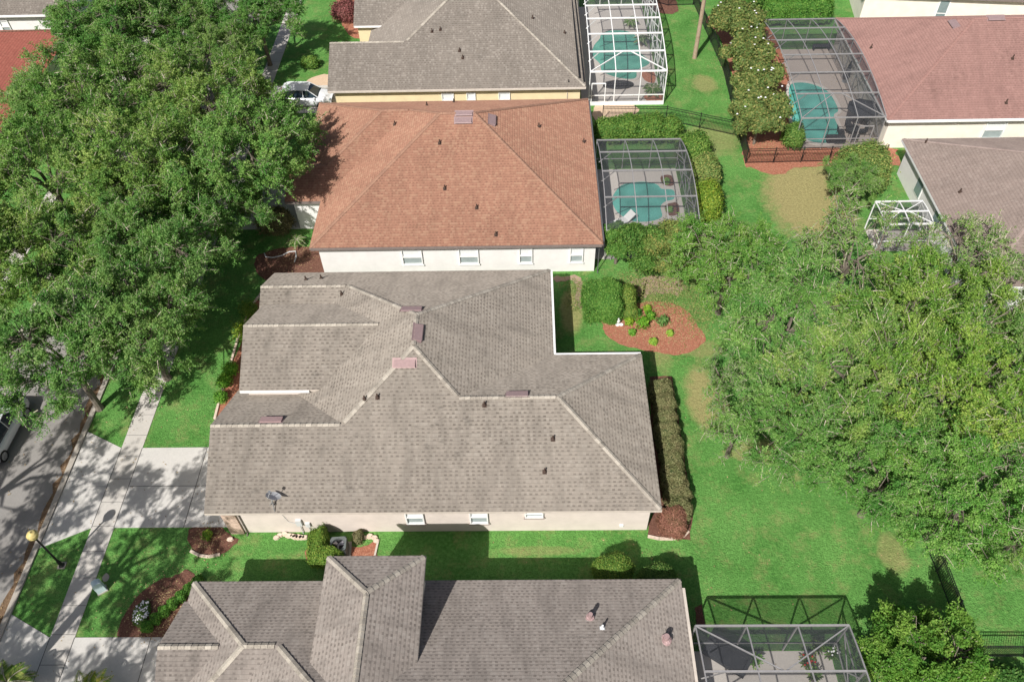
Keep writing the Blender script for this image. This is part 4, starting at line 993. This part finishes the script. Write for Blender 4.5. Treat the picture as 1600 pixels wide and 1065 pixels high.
# ---------------------------------------------------------------- street furniture
X=G(1085,91); root=empty('utility_pole',tuple(X),0,'tall weathered wooden utility pole on the lawn by the white-framed cage','utility pole')
b=MB(); b.tube([(0,0,-.1),(.02,0,3),(.03,.02,6),(.0,.03,10.5)],[.20,.185,.17,.14],14); b.build('pole',M['wood'],root,smooth=True)
b=MB(); b.box((-1.1,-.2,9.6),(1.1,-.08,9.75)); b.build('crossarm',M['wood'],root)
b=MB(); b.tube([(.17,-.08,.3),(.17,-.08,5),(.15,-.06,9)],.02,6); b.build('ground_wire',M['dark_frame'],root)
def lamp(px,py,lab,h=3.3):
    X=G(px,py); root=empty('street_lamp',tuple(X),0,lab,'street lamp','lamp posts along the kerb'); b=MB()
    b.lathe((0,0,0),[(.16,0),(.16,.05),(.10,.12),(.09,.5),(.055,.6),(.05,h-.35),(.09,h-.3),(.05,h-.24)],14); b.build('post',M['black'],root)
    b=MB(); b.lathe((0,0,h-.24),[(.09,0),(.15,.03),(.15,.08),(.09,.1)],14); b.build('collar',M['black'],root)
    b=MB(); b.lathe((0,0,h-.15),[(.12,0),(.22,.06),(.28,.18),(.27,.32),(.19,.43),(.07,.49),(.03,.55)],18); b.build('globe',M['globe'],root,smooth=True)
    b=MB(); b.box((-.2,-.2,0),(.2,.2,.04)); b.build('base_slab',M['curb'],root)
lamp(97,883,'black lamp post with a yellowed globe on the kerb lawn at lower left')
X=G(160,922); root=empty('utility_pedestal',(X.x,X.y,0),R(35),'pale blue round-topped utility pedestal beside the sidewalk','utility box')
b=MB(); b.box((-.26,-.2,0),(.26,.2,.08)); b.build('base',M['curb'],root)
b=MB(); w_=.22
for i in range(8):
    a0,a1=math.pi*i/8,math.pi*(i+1)/8
    p0=(w_*math.cos(a0),w_*math.sin(a0)*.6+.85);p1=(w_*math.cos(a1),w_*math.sin(a1)*.6+.85)
    b.poly([(p0[0],-.16,p0[1]),(p0[0],.16,p0[1]),(p1[0],.16,p1[1]),(p1[0],-.16,p1[1])]); b.poly([(0,-.16,.85),(p0[0],-.16,p0[1]),(p1[0],-.16,p1[1])]); b.poly([(0,.16,.85),(p1[0],.16,p1[1]),(p0[0],.16,p0[1])])
b.box((-.22,-.16,.08),(.22,.16,.85)); b.build('cover',M['green_plastic'],root)
tag(sheet('worn_patch',smooth_loop(gp([(160,902),(166,895),(171,900),(168,907),(162,908)]),3),.02,M['curb']),kind='structure')
# satellite dish on the roof
X,n=hit(h1,428,789); root=empty('satellite_dish',tuple(X),R(-35),'light grey satellite dish on a mast on the taupe roof near the driveway','satellite dish')
b=MB(); b.tube([(0,0,-.05),(0,0,.45),(.05,.1,.62)],.035,8); b.tube([(0,0,.35),(-.25,-.15,-.12)],.02,6); b.tube([(0,0,.35),(.22,-.2,-.12)],.02,6); b.build('mast',M['steel'],root)
b=MB(); q=Matrix.Rotation(R(-38),3,'X'); pr=[(0.0,.02),(.15,.035),(.3,.075),(.36,.10),(.37,.115),(.30,.09),(.15,.05),(0.0,.035)]; c0=Vector((.05,.1,.68)); rings=[]
for rr,zz in pr: rings.append([c0+q@Vector((rr*math.cos(6.283*k/20),rr*1.15*math.sin(6.283*k/20),zz)) for k in range(20)])
for i in range(len(rings)-1):
    for k in range(20): b.poly([rings[i][k],rings[i][(k+1)%20],rings[i+1][(k+1)%20],rings[i+1][k]])
b.build('dish',M['dish'],root)
b=MB(); e=c0+q@Vector((0,-.35,.42)); b.tube([c0+q@Vector((0,-.38,.08)),e],.02,6); b.box((e.x-.08,e.y-.05,e.z-.05),(e.x+.08,e.y+.05,e.z+.06)); b.build('feed_arm',M['steel'],root)
# air conditioner
X=G(533,862); root=empty('air_conditioner',(X.x,X.y,0),R(4),'grey outdoor air conditioner with a big round fan beside the pale pink wall','air conditioner')
b=MB(); b.box((-.55,-.55,0),(.55,.55,.07)); b.build('pad',M['curb'],root)
b=MB(); s_=.42; hh=.92
cs=[(-s_,-s_),(s_,-s_),(s_,s_),(-s_,s_)]
pr=[]
for i,(x,y) in enumerate(cs):
    for k in range(4):
        a_=math.pi*(1+.5*i)+math.pi/2*k/3; pr.append((x*.8+.09*math.cos(a_),y*.8+.09*math.sin(a_)))
n_=len(pr); R0=.33
for i in range(n_):
    j=(i+1)%n_; a_,c_=pr[i],pr[j]; b.poly([(a_[0],a_[1],.07),(c_[0],c_[1],.07),(c_[0],c_[1],hh),(a_[0],a_[1],hh)])
for i in range(32):
    a0,a1=6.2832*i/32,6.2832*(i+1)/32
    def edge(a_):
        d=Vector((math.cos(a_),math.sin(a_))); k=.425/max(abs(d.x),abs(d.y)); k=min(k,.52); return d*k
    e0,e1=edge(a0),edge(a1); i0,i1=(R0*math.cos(a0),R0*math.sin(a0)),(R0*math.cos(a1),R0*math.sin(a1))
    b.poly([(i0[0],i0[1],hh+.01),(e0.x,e0.y,hh+.004),(e1.x,e1.y,hh+.004),(i1[0],i1[1],hh+.01)]); b.poly([(i0[0],i0[1],hh+.01),(i1[0],i1[1],hh+.01),(i1[0],i1[1],hh-.16),(i0[0],i0[1],hh-.16)])
b.build('case',M['ac'],root)
b=MB(); b.lathe((0,0,hh-.2),[(.33,0),(.33,.02)],24); b.build('shroud_floor',M['black'],root)
b=MB()
for i in range(3):
    a_=i*2.094+.4; d=Vector((math.cos(a_),math.sin(a_),0)); t=Vector((-d.y,d.x,0)); b.poly([d*.06+t*-.05+Vector((0,0,hh-.1)),d*.29-t*.13+Vector((0,0,hh-.12)),d*.31+t*.11+Vector((0,0,hh-.05)),d*.07+t*.06+Vector((0,0,hh-.07))])
b.lathe((0,0,hh-.12),[(.07,0),(.07,.06),(.03,.08)],12); b.build('fan',M['fan'],root)
b=MB()
for k in range(2): b.obox((-.33 if k==0 else 0,0 if k==0 else -.33,hh+.015),(.33 if k==0 else 0,0 if k==0 else .33,hh+.015),.012,.012)
for rr in(.12,.2,.27): b.tube([(rr*math.cos(6.283*k/24),rr*math.sin(6.283*k/24),hh+.015) for k in range(25)],.005,4,cap=False)
b.build('grille',M['black'],root)
# stones along the wall
ST=[(432,840),(438,836),(445,834),(452,837),(458,838),(462,839),(467,839),(472,840),(477,840),(570,840),(578,838),(585,840),(588,845),(360,843)]
for i,(px,py) in enumerate(ST):
    X=G(px,py); s_=rnd.uniform(.16,.26); P=[Vector((math.cos(6.283*k/7)*s_*rnd.uniform(.8,1.1),math.sin(6.283*k/7)*s_*.7*rnd.uniform(.8,1.1),0)) for k in range(7)]; b=MB()
    b.poly([q+Vector((0,0,.13)) for q in[p_*.82 for p_ in P]])
    for k in range(7): b.poly([P[k],P[(k+1)%7],P[(k+1)%7]*.82+Vector((0,0,.13)),P[k]*.82+Vector((0,0,.13))])
    o=b.build('stone',M['stone']); o.location=(X.x,min(X.y,20.95 if px!=360 else 99),0)
    tag(o,'pale stone lying by the mulch circle at the brick pier' if px==360 else ('pale loose stone at the wall foot right of the air conditioner' if px>500 else 'pale loose stone in the row at the wall foot left of the air conditioner'),'stone','loose stones left of the air conditioner' if px<500 and px!=360 else 'loose stones right of the air conditioner')
# garden ornament
X=G(965,507); root=empty('garden_ornament',tuple(X),0,'small white figure ornament standing in the red mulch bed','ornament')
b=MB(); b.lathe((0,0,0),[(.16,0),(.15,.08),(.08,.12),(.1,.28),(.15,.42),(.08,.52)],12); b.build('body',M['white'],root,smooth=True)
b=MB(); b.lathe((0,0,.5),[(.02,0),(.08,.05),(.09,.11),(.05,.18),(.01,.2)],12); b.build('head',M['white'],root,smooth=True)
b=MB(); b.lathe((.22,-.1,0),[(.06,0),(.12,.08),(.14,.12),(.1,.12)],12); b.build('bowl',M['white'],root)
# ---------------------------------------------------------------- vehicles
def suv(loc,rz,label,L=4.65,Wd=1.85,Ht=1.66,paint='car_paint'):
    root=empty('parked_car',loc,rz,label,'car')
    # x forward. stations: x, half width, z low, z shoulder (belt), crown z
    st=[(-.5,.72,.42,.80,.86),(-.485,.82,.34,.95,1.0),(-.44,.90,.28,1.0,1.06),(-.3,.93,.24,1.02,1.06),(0,.94,.24,1.0,1.04),(.2,.94,.24,.98,1.02),(.28,.93,.24,.97,1.05),(.4,.90,.26,.90,.98),(.46,.84,.30,.80,.86),(.5,.66,.36,.66,.72)]
    b=MB(); rings=[]
    for x,hw,zl,zb,zc in st:
        x*=L; w_=hw*Wd/2/.94
        rings.append([Vector((x,-w_*.9,zl)),Vector((x,-w_,zl+.18)),Vector((x,-w_,(zl+zb)/2+.1)),Vector((x,-w_*.96,zb)),Vector((x,-w_*.7,zc)),Vector((x,0,zc+.03)),Vector((x,w_*.7,zc)),Vector((x,w_*.96,zb)),Vector((x,w_,(zl+zb)/2+.1)),Vector((x,w_,zl+.18)),Vector((x,w_*.9,zl))])
    for i in range(len(rings)-1):
        for k in range(10): b.poly([rings[i][k],rings[i+1][k],rings[i+1][k+1],rings[i][k+1]][::-1])
        b.poly([rings[i][0],rings[i][10],rings[i+1][10],rings[i+1][0]][::-1])
    b.poly(rings[0]); b.poly(rings[-1][::-1])
    b.build('body',M[paint],root,smooth=True,merge=True)
    # greenhouse
    W2=Wd/2; zb=1.0
    low=[(-.47,.80),(-.40,.88),(.0,.90),(.19,.88),(.285,.80)]; top=[(-.36,.66),(-.30,.70),(.0,.72),(.07,.70),(.10,.64)]
    Lr=[[Vector((x*L,s*w_*W2,zb+(.02 if 0<i<4 else .0))) for i,(x,w_) in enumerate(low)] for s in(-1,1)]
    Tr=[[Vector((x*L,s*w_*W2,Ht-(.05 if i in(0,4) else 0))) for i,(x,w_) in enumerate(top)] for s in(-1,1)]
    g=MB()
    for s in(0,1):
        g=MB()
        for i in range(4):
            q=[Lr[s][i],Lr[s][i+1],Tr[s][i+1],Tr[s][i]]; g.poly(q if s==0 else q[::-1])
        g.build('side_window',M['car_glass'],root)
    g=MB(); g.poly([Lr[0][4],Lr[1][4],Tr[1][4],Tr[0][4]]); g.build('windshield',M['car_glass'],root)
    g=MB(); g.poly([Lr[1][0],Lr[0][0],Tr[0][0],Tr[1][0]]); g.build('rear_window',M['car_glass'],root)
    r_=MB()
    for i in range(4):
        m0,m1=(Tr[0][i]+Tr[1][i])/2+Vector((0,0,.05)),(Tr[0][i+1]+Tr[1][i+1])/2+Vector((0,0,.05))
        r_.poly([Tr[0][i]+Vector((0,0,.012)),Tr[0][i+1]+Vector((0,0,.012)),m1,m0]); r_.poly([m0,m1,Tr[1][i+1]+Vector((0,0,.012)),Tr[1][i]+Vector((0,0,.012))])
    r_.poly([Tr[1][0],Tr[0][0],Tr[0][0]+Vector((-.22,.03,-.04)),Tr[1][0]+Vector((-.22,-.03,-.04))])
    r_.build('roof_panel',M[paint],root,smooth=True,merge=True)
    p_=MB()
    for s in(0,1):
        for i,w_ in((0,.16),(2,.045),(4,.07),(1,.05)): p_.obox(Lr[s][i],Tr[s][i],w_,.05,up=(1,0,0) if i else (0,0,1))
        for i in range(4): p_.obox(Tr[s][i],Tr[s][i+1],.07,.05)
    p_.build('pillars',M[paint],root)
    for x in(-.30,.315):
        for s in(-1,1):
            wx,wy=x*L,s*(W2-.1); n=20; b=MB(); c=[Vector((wx+.36*math.cos(6.283*k/n),0,.36+.36*math.sin(6.283*k/n))) for k in range(n)]
            for k in range(n):
                a_,d_=c[k],c[(k+1)%n]; b.poly([Vector((a_.x,wy-.12,a_.z)),Vector((d_.x,wy-.12,d_.z)),Vector((d_.x,wy+.12,d_.z)),Vector((a_.x,wy+.12,a_.z))])
            for yy in(wy-.12,wy+.12): b.poly([Vector((q.x,yy,q.z)) for q in c])
            wh=b.build('wheel',M['tyre'],root)
            b=MB()
            for k in range(5):
                a_=k*1.2566; b.obox((wx,wy+s*.125,.36),(wx+.24*math.cos(a_),wy+s*.125,.36+.24*math.sin(a_)),.07,.02,up=(0,1,0))
            b.poly([Vector((wx+.25*math.cos(6.283*k/16),wy+s*.123,.36+.25*math.sin(6.283*k/16))) for k in range(16)]); b.build('rim',M['steel'],wh)
    for s in(-1,1):
        b=MB(); b.box((.455*L,s*.62*W2-.14,.68),(.487*L,s*.62*W2+.14,.82)); b.build('headlight',M['glass'],root)
        b=MB(); b.box((-.497*L,s*.78*W2-.13,.84),(-.455*L,s*.78*W2+.13,1.0)); b.build('tail_light',M['red'],root)
        b=MB(); b.box((.19*L,s*(W2+.02)-.1,.98),(.225*L,s*(W2+.02)+.1,1.1)); b.build('mirror',M[paint],root)
    b=MB(); b.box((.47*L,-.45,.42),(.503*L,.45,.62)); b.build('grille',M['black'],root)
    return root
suv((-19.0,62.5,.03),R(-3),'white SUV parked on the driveway of the cream-yellow house')
suv((-31.4,27.4,.01),R(88),'pale bluish-white vehicle at the left edge, mostly hidden under the street oaks',L=5.0,Ht=1.8)
# ---------------------------------------------------------------- pool furniture
def table(X,r,lab,nchair=4,umb=False,glab='patio chair'):
    root=empty('patio_table',(X[0],X[1],.02),0,lab,'table'); b=MB(); b.lathe((0,0,.70),[(r,0),(r,.035)],20); b.build('top',M['charcoal'],root)
    for i in range(4):
        a_=i*1.5708+.78; b=MB(); b.tube([(r*.7*math.cos(a_),r*.7*math.sin(a_),0),(r*.5*math.cos(a_),r*.5*math.sin(a_),.7)],.02,6); b.build('leg',M['charcoal'],root)
    return root
def chair(x,y,rz,lab,mat='charcoal'):
    root=empty('patio_chair',(x,y,.02),rz,lab,'chair','patio chairs under the cages'); b=MB(); b.box((-.25,-.25,.40),(.25,.25,.45)); b.build('seat',M[mat],root)
    b=MB(); b.obox((0,.24,.45),(0,.36,.92),.48,.04,up=(0,1,0)); b.build('backrest',M[mat],root)
    for sx in(-1,1):
        for sy in(-1,1): b=MB(); b.tube([(sx*.23,sy*.23,0),(sx*.22,sy*.22,.42)],.018,6); b.build('leg',M[mat],root)
        b=MB(); b.obox((sx*.27,-.22,.62),(sx*.27,.28,.66),.04,.03); b.build('armrest',M[mat],root)
    return root
def umbrella(X,r,h,lab,closed=False,mat='charcoal'):
    root=empty('patio_umbrella',(X[0],X[1],.02),0,lab,'umbrella'); b=MB(); b.lathe((0,0,0),[(.28,0),(.28,.06),(.05,.1),(.025,.12),(.025,h)],12); b.build('pole',M['steel'],root); b=MB(); n=8
    for k in range(n):
        a0,a1=6.283*k/n,6.283*(k+1)/n; p0,p1=Vector((r*math.cos(a0),r*math.sin(a0),h-.5 if not closed else h-1.6)),Vector((r*math.cos(a1),r*math.sin(a1),h-.5 if not closed else h-1.6))
        b.poly([Vector((0,0,h)),p0,p1]); b.poly([p0+Vector((0,0,-.12)),p1+Vector((0,0,-.12)),p1,p0])
    b.build('canopy',M[mat],root); return root
X=G(1328,212); table(X,.55,'round dark patio table near the door of the pinkish roof cage')
for i,l in enumerate(['dark patio chair on the right of the table by the cage door','dark patio chair behind the table by the cage door','dark patio chair on the left of the table by the cage door','dark patio chair in front of the table by the cage door']):
    a_=i*1.5708; chair(X.x+.85*math.cos(a_),X.y+.85*math.sin(a_),a_-1.5708,l)
X=G(1320,128); umbrella(X,.32,2.2,'closed dark umbrella standing in the pinkish roof cage',True)
X=G(1347,175,1.5); umbrella(X,1.3,2.4,'open charcoal umbrella near the pinkish roof eave')
X=G(1328,100)
def lounger(X,rz,lab,mat='deck',tw=None):
    root=empty('pool_lounger',(X[0],X[1],.02),rz,lab,'lounger','pool loungers'); b=MB(); b.box((-.32,-.95,.28),(.32,.35,.34)); b.build('seat',M[mat],root); b=MB(); b.obox((0,.35,.33),(0,.95,.75),.64,.05,up=(0,0,1)); b.build('backrest',M[mat],root)
    for sx in(-1,1):
        for y in(-.85,.3): b=MB(); b.tube([(sx*.28,y,0),(sx*.28,y,.3)],.025,6); b.build('leg',M['steel'],root)
    if tw: b=MB(); b.box((-.3,-.4,.345),(.3,.3,.365)); tag(b.build('towel',tw,None),'turquoise towel spread over a pool lounger under the pinkish roof cage','towel').matrix_world=Matrix.Translation(root.location)@Matrix.Rotation(rz,4,'Z')
lounger(G(1318,88),R(20),'pale lounger with a turquoise towel in the pinkish roof cage','white',M['teal'])
lounger(G(1338,110),R(10),'grey lounger right of the closed umbrella in the pinkish roof cage','deck')
X=G(1282,78); root=empty('bench',(X.x,X.y,.02),0,'low dark bench on the far deck of the pinkish roof cage','bench'); b=MB(); b.box((-.8,-.25,.38),(.8,.25,.44)); b.build('seat',M['charcoal'],root)
for sx in(-.7,.7): b=MB(); b.box((sx-.04,-.22,0),(sx+.04,.22,.38)); b.build('leg',M['charcoal'],root)
X=G(1310,222); root=empty('storage_box',(X.x-.3,X.y,.02),0,'low dark storage box on the deck near the cage door','box'); b=MB(); b.box((-.7,-.3,0),(.7,.3,.45)); b.build('bin',M['charcoal'],root); b=MB(); b.box((-.73,-.33,.452),(.73,.33,.5)); b.build('lid',M['charcoal'],root)
X=G(966,134); root=empty('shadow_oval',(X.x,X.y,.02),0,'dark oval slab for an umbrella shadow at the near end of the green pool','cover'); b=MB()  # low dark slab added where the deck shows an umbrella-like shadow
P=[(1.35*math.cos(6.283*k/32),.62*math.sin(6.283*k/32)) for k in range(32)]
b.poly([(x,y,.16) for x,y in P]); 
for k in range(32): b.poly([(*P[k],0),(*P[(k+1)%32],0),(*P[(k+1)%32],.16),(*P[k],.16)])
b.build('oval_top',M['charcoal'],root)
b=MB(); b.box((-1.3,-.02,.16),(1.3,.02,.19)); b.box((-.02,-.6,.16),(.02,.6,.19)); b.build('cross_lines',M['black'],root)
bed('planter_bed',[(1033,276),(1049,275),(1052,290),(1036,289)],'mulch_dark',k=3,z=.045,jag=.02); bed('planter_bed',[(1040,322),(1050,316),(1060,320),(1060,334),(1048,338),(1041,332)],'mulch_dark',k=3,z=.047,jag=.02)
bed('planter_bed',[(1003,112),(1018,110),(1024,120),(1022,130),(1010,128),(1003,120)],'mulch',k=3,z=.045,jag=.02); bed('planter_bed',[(1008,148),(1034,147),(1034,158),(1010,158)],'mulch',k=2,z=.047,jag=.02)
X=G(1041,284); plant(1041,284,.22,'small grey plant in the far planter of the orange roof cage',(1.5,1.5,1.5)); plant(1046,328,.22,'small grey plant in the near planter of the orange roof cage',(1.5,1.5,1.5))
X=G(1133,1030); root=empty('patio_sofa',(X.x,X.y,.02),R(-35),'dark patio sofa in the shade of the bottom cage','sofa')
b=MB(); b.box((-.9,-.4,.1),(.9,.4,.42)); b.build('seat',M['charcoal'],root); b=MB(); b.box((-.9,.4,.1),(.9,.58,.85)); b.build('backrest',M['charcoal'],root)
for sx in(-1,1): b=MB(); b.box((sx*.99-.09,-.4,.1),(sx*.99+.09,.58,.6)); b.build('armrest',M['charcoal'],root)
X=G(985,360); lounger(G(972,350),R(-60),'white lounger at the front of the orange roof cage','white')

# ---------------------------------------------------------------- loose leaves, weeds
def scatter(name,n,areas,L,mat,lab,zlo=.03,zhi=.06,seed=1,up=3.0,kind='stuff'):
    rg=np.random.RandomState(seed); P=[]
    tot=sum((a[2]-a[0])*(a[3]-a[1])*a[4] for a in areas)
    for a in areas:
        k=int(n*(a[2]-a[0])*(a[3]-a[1])*a[4]/tot); P.append(np.stack([rg.uniform(a[0],a[2],k),rg.uniform(a[1],a[3],k),rg.uniform(zlo,zhi,k)],1))
    c=np.concatenate(P); a_,b_=leaf_axes(rg,len(c),np.array([0,0,up]),L,L*.5); o=leaf_object(name,c,a_,b_,rg.uniform(0,1,len(c)),mat); tag(o,kind=kind); return o
M['dryleaf']=tonemat('dry_fallen_leaf',(.20,.12,.06),(.50,.38,.20))
scatter('fallen_leaves',1500,[(-27.2,8,-26.5,45,14),(-26.4,8,-16.5,30,1.2),(-33,8,-27,40,.6),(9,13,22,36,.6),(-5,16,8,20.8,.5),(5,52,30,66,.5),(-24,40,-15,53,1.0)],.10,M['dryleaf'],'')
M['weed']=leafmat('weed_leaf',(.12,.22,.05),(.20,.24,.08),(.42,.36,.16),.15)
def blobscatter(name,px,r,n,L,mat,seed,zhi=.14,up=1.0):
    rg=np.random.RandomState(seed); C_=[]
    for (a,b_,k) in px:
        X=G(a,b_); d=rg.normal(size=(int(n*k),2))*r*k; C_.append(np.stack([X.x+d[:,0],X.y+d[:,1],rg.uniform(.02,zhi,len(d))],1))
    c=np.concatenate(C_); a_,b2=leaf_axes(rg,len(c),np.array([0,0,up]),L,L*.45); tag(leaf_object(name,c,a_,b2,rg.uniform(0,1,len(c)),mat),kind='stuff')
blobscatter('weeds',[(1000,462,1),(1030,440,1.3),(1060,452,1.2),(1085,448,1.2),(1085,478,1),(1040,472,.8),(1095,500,.8),(985,440,.8),(905,450,.7),(903,475,.6)],.75,900,.11,M['weed'],4)
blobscatter('weeds_in_mulch',[(1040,500,1),(1070,520,1),(1085,540,.8),(1000,530,.8),(960,500,.6),(1060,490,.9),(1140,120,1),(1160,200,1),(1200,240,1),(1300,248,1)],.9,70,.10,M['weed'],5)
blobscatter('mulch_chips',[(1020,505,1.2),(1060,515,1.2),(980,500,1),(325,843,.6),(250,950,1),(270,960,1),(450,400,1),(1190,225,1),(1140,100,1)],.9,420,.10,M['dryleaf'],6,zhi=.05,up=3)

b=MB(); P=[G(*q)+Vector((0,0,.04)) for q in[(413,396),(416,402),(426,403),(440,400),(452,394),(462,393),(463,402),(460,410)]]; b.tube(P,.045,6)
tag(b.build('garden_hose',M['dish']),'pale garden hose lying curved on the mulch by the orange-brown-roofed house','hose')
